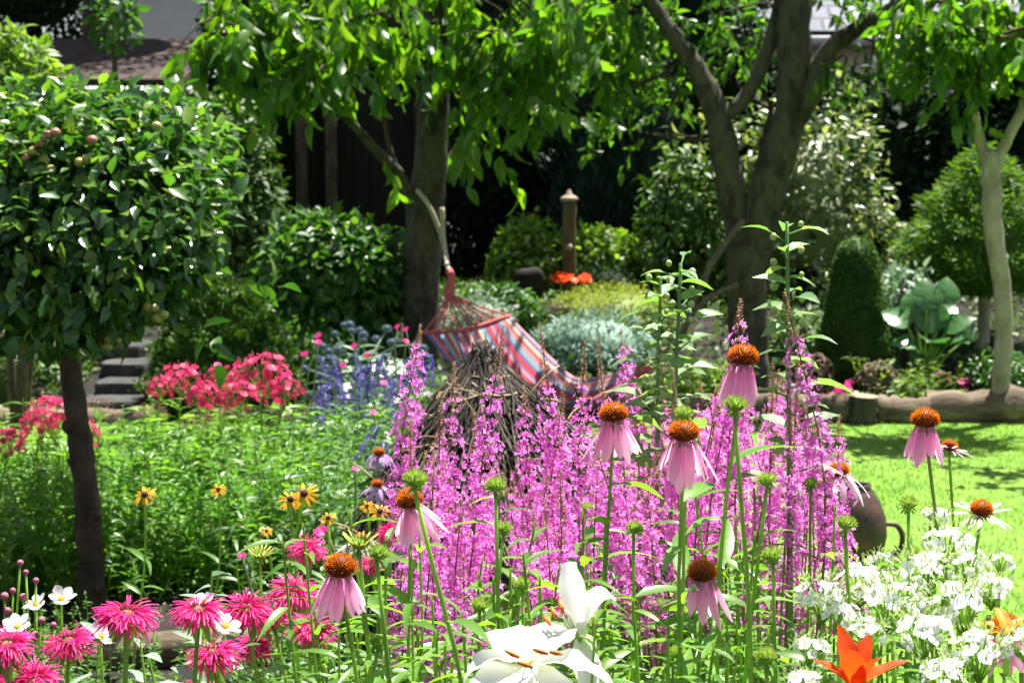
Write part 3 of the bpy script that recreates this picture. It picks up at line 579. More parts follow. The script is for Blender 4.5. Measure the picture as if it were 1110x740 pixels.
# slim pale tree at right
base = W(1082, 461, 11.05); base[2] = 0; Y = 11.05
t = thing('slim_tree', 'slim pale trunked young tree standing on the lawn edge', 'tree', base)
m = MB(); tr = [limb(m, [(1081, 466, Y), (1083, 440, Y), (1088, 370, Y), (1086, 310, Y), (1077, 250, Y), (1075, 200, Y), (1073, 165, Y)], [.085, .066, .06, .06, .066, .07, .06], 30),
                limb(m, [(1073, 180, Y), (1062, 150, Y), (1050, 100, Y-.1), (1035, 40, Y-.2), (1030, -30, Y-.2)], [.04, .035, .03, .025, .02], 31), limb(m, [(1075, 185, Y), (1095, 145, Y), (1115, 100, Y), (1130, 20, Y)], [.045, .038, .03, .02], 32)]
m.build('trunk', M['bark_pale'], t)
bl = [(1040, 40, 45, 45, 10.7, .3, 34), (1085, 30, 50, 50, 10.8, .4, 44), (1020, 0, 60, 30, 10.8, .4, 30), (1060, 92, 30, 18, 10.8, .25, 12), (1125, 30, 40, 50, 11, .4, 30), (1090, -70, 100, 40, 11.2, .6, 40), (1190, 30, 60, 40, 9.7, .4, 40), (985, 65, 22, 20, 10.9, .2, 7), (1000, 30, 25, 26, 10.9, .2, 9)]  # clump beyond the right edge is added to cast shade on the lawn
g = np.random.default_rng(13); m = MB(); canopy(m, bl, g, 9, .22, .11, LEAF4, .6); m.build('crown', M['cherry_leaf'], t)
m = MB(); twigs(m, bl, np.concatenate(tr), g, 3); m.build('twigs', M['bark_brown'], t)
# lollipop apple tree
Y = 6.15; base = W(102, 700, Y); base[2] = 0
t = thing('apple_tree', 'small round headed apple tree on a dark straight trunk at left', 'tree', base)
m = MB(); tube(m, [base-UP*.05]+[W(*p) for p in [(100, 640, Y), (94, 540, Y), (86, 470, Y), (76, 400, Y), (72, 350, Y), (80, 250, Y)]], [.05, .045, .041, .041, .038, .038, .028], 12, 40, .07, 40)
for (px, py, r) in [(74, 462, .02), (104, 558, .018), (106, 638, .02), (103, 590, .014), (78, 500, .014)]: sphere(m, W(px, py, Y-.02), r*1.2, 8, 10)
m.build('trunk', M['bark_brown'], t)
cc = W(94, 232, Y); m = MB(); g = np.random.default_rng(41)
blob(m, cc, (S(160, Y), S(150, Y), S(122, Y)), 7000, LEAF, .062, 42, .6, .3, .6, .25, .85, .6, k=30)
blob(m, cc-UP*.04, (S(140, Y), S(130, Y), S(105, Y)), 2000, LEAF, .07, 43, .6, .1, .6, .25, .5, 0)
# young shoots poking out
st = np.array([W(px, py, Y-.25+.1*(i % 3)) for i, (px, py) in enumerate([(170, 115), (140, 165), (88, 190), (85, 165), (175, 135), (40, 190), (250, 220), (268, 310), (35, 300), (30, 285), (215, 345), (200, 250), (120, 130)])])
shoots(m, st, g, 6, .12, .085, LEAF4, -.2, cc); m.build('crown', M['apple_leaf'], t)
m = MB()
for k in range(16):
    e = cc+rdir(g, 1)[0]*np.array([S(150, Y), S(140, Y), S(110, Y)]); tube(m, [W(78, 330, Y), (W(78, 300, Y)+e)/2+g.normal(size=3)*.05, e], [.02, .012, .005], 6, 8)
m.build('twigs', M['bark_brown'], t)
fr = MB(); sphere(fr, (0, 0, 0), (.0165, .0165, .015), 10, 12); fm = fr.mesh('apple', M['fruit']); fr2 = MB(); sphere(fr2, (0, 0, 0), (.0165, .0165, .015), 10, 12); fm2 = fr2.mesh('apple', M['fruit_red'])
for (px, py, k) in [(160, 333, 0), (167, 334, 0), (170, 345, 0), (177, 341, 0), (119, 367, 0), (127, 367, 0), (117, 375, 0), (183, 272, 0), (52, 147, 1), (60, 144, 1), (43, 155, 1), (36, 164, 0), (47, 172, 0), (28, 172, 1), (55, 184, 0), (45, 184, 0), (94, 173, 0), (100, 152, 1), (86, 176, 0), (170, 137, 0)]:
    dy = .40 if py > 300 else .40
    part('apple', fm2 if k else fm, t, W(px, py, Y-dy)-base, (.3*k, .4, px))

# ------------------------------------------------------------------ hammock
def hammock():
    knot = W(487, 318, 11.6); k2 = W(716, 392, 11.3)
    t = thing('hammock', 'striped cloth hammock with red cords slung between two trees', 'hammock', (W(590, 440, 11.7)[0], 11.7, .1))
    nu, nv = 40, 41; us = np.linspace(0, 1, nu); vs = np.linspace(0, 1, nv)
    near = smooth_path([W(460, 360, 11.2), W(496, 398, 11.1), (W(556, 428, 11.0)), W(630, 436, 11.0), W(690, 412, 11.15)], nu)
    far = smooth_path([W(552, 342, 11.85), W(578, 368, 11.8), W(604, 393, 11.75), W(630, 410, 11.65), W(690, 400, 11.4)], nu)
    V = near[:, None, :]*(1-vs)[None, :, None]+far[:, None, :]*vs[None, :, None]
    sag = (.03+.17*np.sin(us*math.pi)**.8)[:, None]*np.sin(vs*math.pi)[None]; V = V-UP*sag[..., None]
    V[..., 2] += .006*np.sin(vs*70)[None]*us[:, None]
    idx = np.arange(nu*nv).reshape(nu, nv); q = np.stack([idx[:-1, :-1], idx[1:, :-1], idx[1:, 1:], idx[:-1, 1:]], -1).reshape(-1, 4)
    m = MB(); m.add(V, q, a=np.tile(vs, nu)); o = m.build('cloth', M['hammock'], t)
    md = o.modifiers.new('thickness', 'SOLIDIFY'); md.thickness = .005
    m = MB()
    for v in np.linspace(0, nv-1, 10).astype(int):
        e = V[0, v]; tube(m, [knot, (knot+e)/2-UP*.012, e], .007, 5, 7)
    m.build('cords', M['cord_red'], t)
    m = MB(); tube(m, [V[0, 0]-(V[0, -1]-V[0, 0])*.01, V[0, nv//2]+UP*.0, V[0, -1]], .011, 7, 14); m.build('edge_cord', M['cord_red'], t)
    m = MB()
    for v in np.linspace(0, nv-1, 9).astype(int):
        e = V[-1, v]; tube(m, [e, (k2+e)/2-UP*.01, k2], .009, 5, 6)
    m.build('cords', M['cord_red'], t)
    m = MB(); tube(m, [knot-UP*.03, knot+UP*.03, W(490, 302, 11.65), W(487, 294, 11.7)], [.03, .034, .022, .026], 8, 12, .08, 1); m.build('knot', M['cord_red'], t)
    m = MB(); tube(m, [W(487, 298, 11.68), W(480, 262, 12.15), W(466, 225, 12.13), W(452, 206, 12.2)], .016, 7, 14); tube(m, [W(487, 298, 11.68), W(481, 262, 12.12), W(479, 225, 12.14)], .016, 7, 14)
    m.build('rope', M['rope'], t)
    m = MB(); tube(m, [k2, W(735, 372, 11.5), W(752, 330, 11.5), W(772, 285, 11.5), W(806, 238, 11.45)], .021, 8, 24, .1, 2); tube(m, [k2, W(742, 352, 11.45), W(770, 322, 11.42), W(800, 308, 11.42)], .018, 8, 18, .1, 3)
    m.build('rope', M['rope_dark'], t)
hammock()

# ------------------------------------------------------------------ straw cone
def straw():
    Y = 4.5; ap = W(522, 371, Y); base = np.array([W(572, 500, Y)[0]+.03, Y, 0.]); g = np.random.default_rng(9)
    t = thing('straw_cone', 'tall cone of dry twigs and straw bound below its tip', 'garden ornament', base)
    H = ap[2]; cx = lambda z: ap[:2]*(z/H)[..., None]+base[:2]*(1-z/H)[..., None]
    R = lambda z: np.interp(H-z, [0, .025, .06, .09, .13, .17, .23, .35, .5, 1.3], [.01, .026, .05, .078, .112, .14, .185, .275, .36, .55])
    m = MB(); zz = np.linspace(0, H-.02, 20); prof = np.stack([R(zz)*.9, zz], -1); 
    for k in range(19): tube(m, np.array([[*cx(zz[k]), zz[k]], [*cx(zz[k+1]), zz[k+1]]]), R(zz[k:k+2])*.8, 20, cap=False)
    def strand(n, z0f, ln, mat_w, seed, lift, tw=.25):
        g = np.random.default_rng(seed); th0 = g.uniform(0, 2*math.pi, n); z0 = z0f(g, n); L = g.uniform(.4, 1, n)*ln; k = 6
        s = np.linspace(0, 1, k); z = np.maximum(z0[:, None]-L[:, None]*s[None]*.8, .01); th = th0[:, None]+g.normal(size=(n, 1))*tw*s[None]*(.2/(R(z)+.1))
        r = R(z)*(1+.03*g.normal(size=(n, 1)))+lift*g.random((n, 1))*(s[None]**2)+.003*g.normal(size=(n, k))
        c = cx(z); P = np.stack([c[..., 0]+r*np.cos(th), c[..., 1]+r*np.sin(th), z], -1)
        for i in range(n): tube(m, P[i], mat_w*g.uniform(.6, 1.4), 4, cap=False)
    strand(3000, lambda g, n: H-.02-1.0*g.random(n)**1.5, .3, .0018, 1, .045, .5)
    m.build('thatch', M['straw_dark'], t)
    m = MB(); strand(260, lambda g, n: H-.1-.7*g.random(n), .35, .0024, 2, .07, .7)
    for k in range(90):   # ragged loose stalks
        z = H-.12-.5*g.random(); th = g.uniform(0, 2*math.pi); c = np.array([*cx(np.array(z)), z]); d = np.array([math.cos(th), math.sin(th), 0]); p = c+d*R(z)
        e = p+d*g.uniform(.02, .08)+np.array([-d[1], d[0], 0])*g.normal()*.08+UP*g.normal()*.05; tube(m, [p, (p+e)/2+UP*.01, e], .002, 4, 5)
    m.build('loose_straw', M['straw_pale'], t)
    m = MB()
    for k in range(42):   # binding ring
        th0 = g.uniform(0, 2*math.pi); ln = g.uniform(.8, 2.2); th = th0+np.linspace(0, ln, 9); z = H-.125+g.normal()*.022+.016*np.sin(th*2+k)+g.normal()*.014*(th-th0)
        r = R(z)*.98+.002+.014*g.random(); c = cx(z); tube(m, np.stack([c[:, 0]+r*np.cos(th), c[:, 1]+r*np.sin(th), z], -1), g.uniform(.0018, .0035), 4, cap=False)
    m.build('binding', M['straw_pale'], t)
    m = MB()
    for k in range(110):
        th = g.uniform(0, 2*math.pi); r = .1*g.random()**.5+.012; p = np.array([ap[0]+r*math.cos(th), Y+r*math.sin(th), H-.15]); e = np.array([ap[0]+g.normal()*.02, Y+g.normal()*.02, H-.03*g.random()-.01+g.normal()*.018]); tube(m, [p, p*.4+e*.6, e], [.004, .003, .002], 4, 5)
    m.build('tip', M['straw_dark'], t)
straw()

# ------------------------------------------------------------------ rusty jug
def jug():
    Y = 7.1; c = W(925, 612, Y); c[2] = .004; t = thing('iron_jug', 'dark rusty round bellied iron jug on the lawn edge', 'jug', c)
    m = MB(); lathe(m, [(.005, 0), (.075, 0), (.085, .01), (.115, .06), (.128, .13), (.122, .2), (.1, .26), (.075, .3), (.06, .318), (.064, .33), (.056, .33), (.052, .315), (.09, .26), (.11, .2), (.11, .1), (.07, .02), (.005, .015)], c, 32)
    m.build('body', M['rust'], t)
    m = MB(); h = lambda x, z: c+np.array([x, 0, z]); tube(m, [h(.116, .17), h(.165, .165), h(.19, .12), h(.175, .06), h(.118, .045)], [.009, .011, .011, .011, .009], 8, 20); m.build('handle', M['rust'], t)
jug()

# ------------------------------------------------------------------ flower heads (shared meshes)
GOLD = math.pi*(3-math.sqrt(5))
def fib(n, zmin=0.):
    i = np.arange(n)+.5; z = 1-(1-zmin)*i/n; th = i*GOLD; r = np.sqrt(np.maximum(0, 1-z*z))
    return np.stack([r*np.cos(th), r*np.sin(th), z], -1)
def cone_head(green=False):
    m = MB(); d = fib(250 if not green else 120, -.45 if not green else -.05); pos = d*np.array([.016, .016, .0118])
    tpl = (np.array([(0, -.13, 0), (0, .13, 0), (1, .02, 0), (1, -.02, 0), (0, 0, .2), (0, 0, -.2)], float)*np.array([1, 1, 1]), np.array([(0, 1, 2, 3), (4, 5, 3, 2)]), np.array([0, 0, 1, 1, 0, 0.]))
    v, q, a = tpl; g = np.random.default_rng(4)
    L = nrm(d*np.array([1, 1, 1.4])+g.normal(size=d.shape)*(.12 if not green else .2)+(UP*.55 if green else 0))
    for i in range(len(d)):
        f = np.clip((d[i, 2]+.4)/1.05, 0, 1)
        m.inst((v, q, a*.55+.45*f if not green else a), pos[i][None], frames(L[i][None], rdir(g, 1)), .0052*(1 if not green else g.uniform(1.3, 2.3)))
    sphere(m, (0, 0, 0), (.0165, .0165, .013) if not green else (.0145, .0145, .011), 8, 14); m.a[-1] = np.full_like(m.a[-1], .1); return m
def petal_tpl(n, w, curl):
    v = []; a = []; q = []
    for i in range(n+1):
        t = i/n; h = w/2*max(.3, math.sin(math.pi*min(.97, max(.06, t))**1.25)**.6)
        for k, y in enumerate((-1, -.5, 0, .5, 1)):
            v.append((t*(1-(.035 if k in (0, 2, 4) and i == n else 0)), y*h, -curl*t*t-.22*abs(y)*h+(.045*w if k in (1, 3) else -.03*w if k == 2 else 0))); a.append(t if k in (1, 3) else max(0, t-.22))
    for i in range(n):
        for k in range(4): b = i*5+k; q.append((b, b+5, b+6, b+1))
    return np.array(v), np.array(q), np.array(a)
def rays(n, ang, L, w, curl, seed, jit=.12, r0=.012, tpl=None, z0=-.004, sizev=.1):
    """n ray petals leaving the head at angle ang above horizontal"""
    g = np.random.default_rng(seed); m = MB(); th = np.arange(n)/n*2*math.pi+g.normal(size=n)*.08; e = ang+g.normal(size=n)*jit
    rad = np.stack([np.cos(th), np.sin(th), np.zeros(n)], -1); d = rad*np.cos(e)[:, None]+UP*np.sin(e)[:, None]
    nn = -rad*np.sin(e)[:, None]+UP*np.cos(e)[:, None]+g.normal(size=(n, 3))*.2
    m.inst(tpl or leaf_tpl(6, w, -.25, curl, .62, .3), rad*r0+UP*z0, frames(d, nn), L*(1+sizev*g.normal(size=n))); return m
HM = {}
HM['cone'] = cone_head().mesh('cone', M['cone'])
HM['green_cone'] = cone_head(True).mesh('green_cone', M['green_cone'])
HM['young'] = rays(18, .75, .022, .16, .1, 6, .15, .012, z0=.002).mesh('petals', M['yellow_ray'])
HM['cup'] = rays(20, .15, .015, .3, .3, 7, .35, .008, leaf_tpl(3, .28, .2, .5), -.009).mesh('bracts', M['cone_leaf'])
def balm_head(seed, core=True):
    g = np.random.default_rng(seed); m = MB(); n = 260
    d = fib(n, -.35); d = nrm(d+g.normal(size=d.shape)*.22); d = d[d[:, 2] < (.82 if core else 1)]; n = len(d)
    up = UP-.0*d; L = nrm(d*np.array([1, 1, .75])+UP*.12); tpl = leaf_tpl(5, .11, .6, .75, .65, .35)
    m.inst(tpl, d*np.array([.016, .016, .009])+UP*.003, frames(L, np.tile(UP, (n, 1))+g.normal(size=(n, 3))*.3), .0225*g.uniform(.6, 1.3, n)); return m
for k in range(3): HM['balm%d' % k] = balm_head(20+k, k < 2).mesh('florets', M['balm'])
m = MB(); d = fib(120, -.1); g = np.random.default_rng(6); m.inst(dia_tpl(.35, .1), d*np.array([.011, .011, .008])+UP*.004, frames(nrm(d+.3*rdir(g, 120)), rdir(g, 120)), .006); sphere(m, UP*.003, (.011, .011, .008), 8, 12); HM['balm_core'] = m.mesh('centre', M['balm_core'])
HM['balm_bract'] = rays(7, -.95, .034, .42, .25, 8, .25, .005, leaf_tpl(4, .42, .3, .2), -.004).mesh('bracts', M['cone_leaf'])
def star(n=5, w=.55, L=1., cup=.1, peak=.65):
    v = []; q = []; a = []
    for i in range(n):
        th = i/n*2*math.pi; c, s = math.cos(th), math.sin(th); b = len(v)
        for (x, y, z, aa) in [(.05, 0, 0, 0), (peak, w/2, cup, .7), (1, 0, cup*1.6, 1), (peak, -w/2, cup, .7)]:
            v.append((z*1., (x*c-y*s)*L, (x*s+y*c)*L)); a.append(aa)
        q.append((b, b+3, b+2, b+1))
    return np.array(v), np.array(q), np.array(a)
STAR5 = star(5, .88, 1, .08, .68); STAR6 = star(6, .5, 1, .22, .62)
def phlox_head(r, n, seed, mat, fl=.0125, squash=.75, zmin=-.25, stray=.12):
    g = np.random.default_rng(seed); m = MB(); d = fib(n, zmin); d = nrm(d+g.normal(size=d.shape)*.15)
    pos = d*np.array([r, r, r*squash])*g.uniform(.78, 1.1, (n, 1)); m.inst(STAR5, pos, frames(nrm(d+.45*rdir(g, n)+.2*UP), rdir(g, n)), fl*g.uniform(.75, 1.1, n)); return m.mesh('blossom', mat)
def bud_spray(r, n, seed, mat, L=.012, squash=.8, zmin=-.2):
    g = np.random.default_rng(seed); m = MB(); d = rdir(g, n*2); d = d[d[:, 2] > zmin][:n]; k = len(d); p = d*np.array([r, r, r*squash])*g.uniform(.6, 1.15, (k, 1))
    t3 = leaf_tpl(3, .28, .9, .05, .5); m.inst(t3, p, frames(nrm(d+UP*.5+.4*rdir(g, k)), rdir(g, k)), L*g.uniform(.6, 1.3, k)); return m
def pedicels(r, n, seed, mat, squash=.75):
    g = np.random.default_rng(seed); m = MB(); d = fib(n, -.1)
    for i in range(n): tube(m, [-UP*r*.9, d[i]*np.array([r, r, r*squash])*.5-UP*r*.2, d[i]*np.array([r, r, r*squash])*.95], [.0016, .001, .0008], 4, cap=False)
    return m.mesh('stalks', mat)

# ------------------------------------------------------------------ stems and leaves per plant
def stem_path(base, head, g, lean=.03, n=12):
    mid1 = base*.65+head*.35+np.array([g.normal()*lean, g.normal()*lean, 0]); mid2 = base*.25+head*.75+np.array([g.normal()*lean*.5, g.normal()*lean*.5, 0])
    return smooth_path([base, mid1, mid2, head], n)
def add_leaves(m, P, g, n, L, tpl=LANCE, t0=.3, t1=.92, droop=.35, up=.45):
    t = np.sort(g.uniform(t0, t1, n)); s = np.linspace(0, 1, len(P)); pos = np.stack([np.interp(t, s, P[:, i]) for i in range(3)], -1)
    th = np.arange(n)*GOLD*1.2+g.uniform(0, 6); d = np.stack([np.cos(th), np.sin(th), np.full(n, up)+g.normal(size=n)*.25], -1)
    m.inst(tpl, pos, frames(d, np.tile(UP, (n, 1))+g.normal(size=(n, 3))*.25), L*g.uniform(.7, 1.25, n)*(1.25-.6*t))

def coneflower(px, py, wpx, kind, label, seed, tilt=(0, 0), leaves=4, Y=None, off=0, dia=.0355, group='coneflowers in the front bed'):
    Y = Y or dia*FPX/wpx; g = np.random.default_rng(seed); h = W(px, py, Y); k = wpx*Y/FPX/.036
    base = np.array([h[0]+S(off, Y)*2+g.normal()*.06, Y+g.normal()*.06, 0.]); t = thing('coneflower', label, 'flower', base, group)
    ax = nrm(np.array([tilt[0], tilt[1], 1.])); P = stem_path(base, h-ax*.012*k, g, .03); m = MB(); tube(m, P, [.0034, .0027, .0023], 7); m.build('stem', M['stem'], t)
    if leaves: m = MB(); add_leaves(m, P, g, leaves, .13); m.build('leaves', M['cone_leaf'], t)
    r = axis_rot(ax, g.uniform(0, 6)); loc = h-base
    if kind == 'green' or kind == 'young':
        k2 = k*1.0; part('cone', HM['green_cone'], t, loc, r, k2); part('bracts', HM['cup'], t, loc, r, k2)
        if kind == 'young': part('petals', HM['young'], t, loc, r, k2*1.25)
    else:
        sq = g.uniform(.88, 1.12); part('cone', HM['cone'], t, loc, r, (k, k, k*sq))
        A0, n0, L0, w0, c0, mt = {'droop': (-1.2, 18, .052, .25, .05, 'pink_ray'), 'droop2': (-1.06, 18, .054, .25, .1, 'pink_ray'), 'spread': (-.5, 15, .046, .24, .4, 'pale_ray'), 'flat': (.12, 15, .038, .19, .14, 'pale_ray'), 'lilac': (-.35, 16, .05, .24, .4, 'lilac_ray')}[kind]
        part('petals', rays(n0+seed % 3-1, A0+g.normal()*.06, L0*g.uniform(.92, 1.08), w0, c0*g.uniform(.6, 1.5), seed, .11 if 'droop' in kind else .2, .0125, petal_tpl(7, w0, c0*g.uniform(.4, 1.8)), -.0085, .12).mesh('petals', M[mt]), t, loc, r, k)
        part('bracts', HM['cup'], t, loc-ax*.004, r, k*.8)
    return t
CF = [(806, 386, 31, 'droop', 'pink coneflower highest up, in front of the forked tree trunk', (.05, -.1), 3, 10), (665, 448, 29, 'droop', 'pink coneflower among the middle spikes below the hammock end', (-.05, -.05), 3, 5),
      (741, 468, 33, 'droop2', 'widest pink coneflower with full skirt below the mallow stalk', (0, -.12), 3, 8), (1003, 454, 29, 'droop', 'tall pink coneflower standing clear against the lawn at right', (.0, -.1), 0, 0),
      (908, 510, 24, 'spread', 'pale spread coneflower right above the iron jug', (-.1, .05), 1, 0), (761, 619, 32, 'droop', 'pink coneflower low down with a bee on its petals', (-.08, -.1), 3, 16),
      (369, 614, 33, 'droop2', 'pink coneflower among bright pink bee balm', (.12, -.15), 3, 30), (444, 541, 28, 'droop2', 'tilted pink coneflower at left edge of the purple spikes', (-.25, -.15), 3, 25),
      (391, 583, 15, 'spread', 'small pale coneflower peeping behind the bee balm', (.0, -.1), 2, 5, 3.6), (1030, 483, 17, 'flat', 'small white petalled coneflower beside the tall pink one', (.3, .2), 0, 4, 2.9),
      (1064, 551, 24, 'flat', 'ragged coneflower with upswept thin pale petals over the lawn', (.05, -.2), 1, 0), (409, 524, 13, 'lilac', 'small lilac coneflower in soft focus left of the spikes', (0, -.1), 1, 0, 4.3),
      (411, 490, 12, 'lilac', 'small lilac coneflower highest left of the straw cone', (0, -.1), 1, 0, 4.4), (1090, 676, 30, 'droop', 'pink coneflower at the right edge under white phlox', (-.1, -.1), 1, 0, 2.1)]
for i, c in enumerate(CF):
    coneflower(c[0], c[1], c[2], c[3], c[4], 100+i, c[5], c[6], c[8] if len(c) > 8 else None, c[7])
GB = [(797, 440, 22, 'green', 'green coneflower bud on a thick stem directly under the highest bloom', 4), (450, 521, 24, 'green', 'green coneflower bud overlapping the tilted pink coneflower', 14), (537, 527, 20, 'green', 'green coneflower bud centred in front of the purple spikes', -4),
      (546, 573, 17, 'green', 'small green coneflower bud just below the central bud', 3), (566, 634, 17, 'green', 'green coneflower bud left of the standing lily petal', -8), (520, 657, 18, 'green', 'green coneflower bud touching the white lily from behind', 3), (548, 652, 16, 'green', 'smaller green coneflower bud behind the white lily', -2),
      (637, 551, 14, 'green', 'small green coneflower bud above the standing lily petal', 16), (688, 573, 17, 'green', 'green coneflower bud between lily and low pink coneflower', 18), (741, 449, 18, 'green', 'green coneflower bud directly behind the widest pink bloom', 0), (831, 521, 18, 'green', 'green coneflower bud at the right of the purple spikes', -14),
      (879, 525, 15, 'green', 'green coneflower bud left of the pale spread bloom', -4), (862, 541, 13, 'green', 'smallest green coneflower bud left of the iron jug', -8), (917, 568, 20, 'green', 'green coneflower bud in front of the iron jug', 10), (985, 547, 18, 'green', 'green coneflower bud on the lawn side of the tall bloom', 0),
      (1009, 555, 14, 'green', 'small green coneflower bud between lawn and white phlox', 2), (989, 598, 14, 'green', 'green coneflower bud low over the white phlox', 0), (837, 603, 20, 'green', 'green coneflower bud right of the low pink bloom', -20), (410, 600, 22, 'green', 'green coneflower bud just right of the bee balm bloom', 22),
      (410, 697, 18, 'green', 'green coneflower bud near the lower edge left of the lily', 4), (735, 708, 18, 'green', 'green coneflower bud under the low pink bloom', 0), (712, 655, 15, 'green', 'green coneflower bud left of the low pink bloom', 5),
      (282, 602, 16, 'young', 'young coneflower with spiky pale yellow petals over the green clumps', 2), (390, 590, 20, 'young', 'young yellow green coneflower leaning behind the bee balm bloom', 10), (440, 655, 15, 'green', 'green coneflower bud left below the tilted bloom', 4), (830, 712, 22, 'green', 'opening green coneflower bud at the lower edge beside white phlox', -3), (652, 668, 14, 'green', 'green coneflower bud right of the curled lily petal', 5), (598, 655, 15, 'green', 'green coneflower bud just left of the lily stamens', -4)]
for i, (px, py, w, k, lab, off) in enumerate(GB):
    coneflower(px, py, w, k, lab, 200+i, (off*.012, -.15), 3, .0212*FPX/w if k == 'green' else .0212*FPX/w*1.1, off, group='unopened coneflowers in the front bed')
# a bee on the lowest coneflower
p = W(752, 637, 2.2); t = thing('bee', 'small striped bee clinging to the low coneflower petals', 'insect', p)
m = MB(); sphere(m, p, (.0035, .003, .005), 8, 10); m.build('body', M['phlox_bud'], t); m = MB(); m.inst(dia_tpl(.5, .05), np.array([p, p]), frames(np.array([[1, -.3, -.3], [-1, -.3, -.3]]), np.array([[0, -1, .3]]*2)), .008); m.build('wings', M['anemone'], t)

# loosestrife spikes
def loose_head(seed, H=.40, tip=.1, dens=1., fat=1.):
    g = np.random.default_rng(seed); m = MB(); n = int(H/.0125)
    for i in range(n):
        f = i/n; z = -tip-f*H; k = int((4+2*min(1, f*3)) * (.85 if g.random() < .8 else .5)*dens); r = (.006+.011*min(1, f*3.+.2))*fat
        th = g.uniform(0, 6.28)+np.arange(k)/k*6.28+g.normal(size=k)*.25; d = np.stack([np.cos(th), np.sin(th), g.normal(size=k)*.35+.3], -1)
        pos = d*np.array([r, r, 0])*g.uniform(.6, 1.35, (k, 1))+UP*(z+g.normal(size=(k, 1))*.004)
        m.inst(STAR6, pos, frames(d+rdir(g, k)*.35, rdir(g, k)), .0098*g.uniform(.6, 1.2, k)*(.7+.3*min(1, f*4)))
    b = MB(); nb = int(tip/.0045)
    for i in range(nb):
        f = i/nb; z = -f*tip; k = 4; th = g.uniform(0, 6.28)+np.arange(k)/k*6.28; d = np.stack([np.cos(th), np.sin(th), np.full(k, .8)], -1); r = .0008+.0022*f
        b.inst(dia_tpl(.5, .15), d*np.array([r, r, 0])+UP*z, frames(d, rdir(g, k)), .004+.0035*f)
    n2 = int(H/.02)
    for i in range(n2):
        z = -tip-i/n2*H; k = 4; th = g.uniform(0, 6.28, k); d = np.stack([np.cos(th), np.sin(th), np.full(k, .5)], -1); b.inst(dia_tpl(.4, .15), d*np.array([.005, .005, 0])+UP*z, frames(d, rdir(g, k)), .011)
    return m.mesh('flowers', M['loose_fl']), b.mesh('buds', M['loose_bud'])
LH = [loose_head(300+k, .34+.04*(k % 3), .045+.024*(k % 4), 1.4, 1.3) for k in range(8)]+[loose_head(320+k, .17+.035*k, .02+.014*k, .95) for k in range(4)]
LS = [(456, 352, 3.3, 'tall spike furthest left in front of hammock corner'), (493, 392, 3.3, 'spike in front of the left side of the straw cone'), (546, 352, 3.1, 'tall bare tipped spike before the straw cone tip'), (585, 350, 3.1, 'brightest tall spike on the right side of the straw cone'),
      (568, 418, 3.2, 'shorter spike between the two tall ones on the straw cone'), (612, 415, 3.1, 'spike at the right foot of the straw cone'), (634, 370, 3.3, 'slender bare tipped spike below the hammock cloth'), (648, 366, 3.4, 'slender spike just left of the middle coneflower'), (673, 356, 3.4, 'slender tipped spike before the blue grey spruce'),
      (514, 448, 3.3, 'low spike at the left foot of the straw cone'), (730, 400, 3.1, 'spike rising above the widest pink coneflower'), (718, 372, 3.4, 'dark tipped spike beside the pale mallow stalk'), (803, 325, 2.9, 'spike whose bud tip shows above the highest coneflower'), (851, 318, 2.85, 'tallest bright spike right of the highest coneflower'),
      (838, 395, 3.0, 'spike left of the tallest bright one'), (866, 388, 3.0, 'spike with thin tip right of the tallest bright one'), (910, 450, 3.0, 'thin red budded spike at the right over the lawn'), (776, 440, 3.0, 'spike behind the thick stemmed green bud'), (478, 425, 3.2, 'spike second from the left'), (445, 455, 3.2, 'short spike at the left fringe')]
LTOP = lambda x: np.interp(x, [430, 465, 500, 600, 650, 700, 780, 830, 870, 900], [530, 495, 525, 515, 465, 435, 420, 400, 420, 510])
g = np.random.default_rng(77)
for k in range(88):
    x = 432+465*((k+.5)/88)+g.normal()*8; LS.append((x, LTOP(x)+min(abs(g.normal())*58, 105)-14, g.uniform(2.75, 3.7), None))
def zone(x): return 'left' if x < 540 else 'middle' if x < 740 else 'right'
LOW = {'left': 'magenta loosestrife spike massed at the left part of the clump before the straw cone', 'middle': 'magenta loosestrife spike massed in the middle of the clump behind the white lily', 'right': 'magenta loosestrife spike massed in the right part of the clump left of the jug'}
for i, (px, py, Y, lab) in enumerate(LS):
    g = np.random.default_rng(400+i); h = W(px, py, Y); base = np.array([h[0]*.93+.02+g.normal()*.05, Y+g.normal()*.08, 0.])
    t = thing('loosestrife', 'magenta loosestrife '+lab if lab else LOW[zone(px)], 'flower', base, 'loosestrife spikes in one clump')
    P = stem_path(base, h, g, .05, 14); m = MB(); tube(m, P, [.003, .0022, .0009], 5); m.build('stem', M['stem_red'], t)
    m = MB(); add_leaves(m, P, g, 16, .075, leaf_tpl(4, .2, .4, .3), .12, .62, up=.55); m.build('leaves', M['loose_leaf'], t)
    ax = nrm(P[-1]-P[-5]); f, b = LH[i % 8] if lab else LH[8+i % 4]; r = axis_rot(ax, g.uniform(0, 6)); s = g.uniform(.9, 1.1)*(1.0 if lab else g.uniform(.85, 1.))
    part('flowers', f, t, h-base, r, (s, s, s)); part('buds', b, t, h-base, r, s)

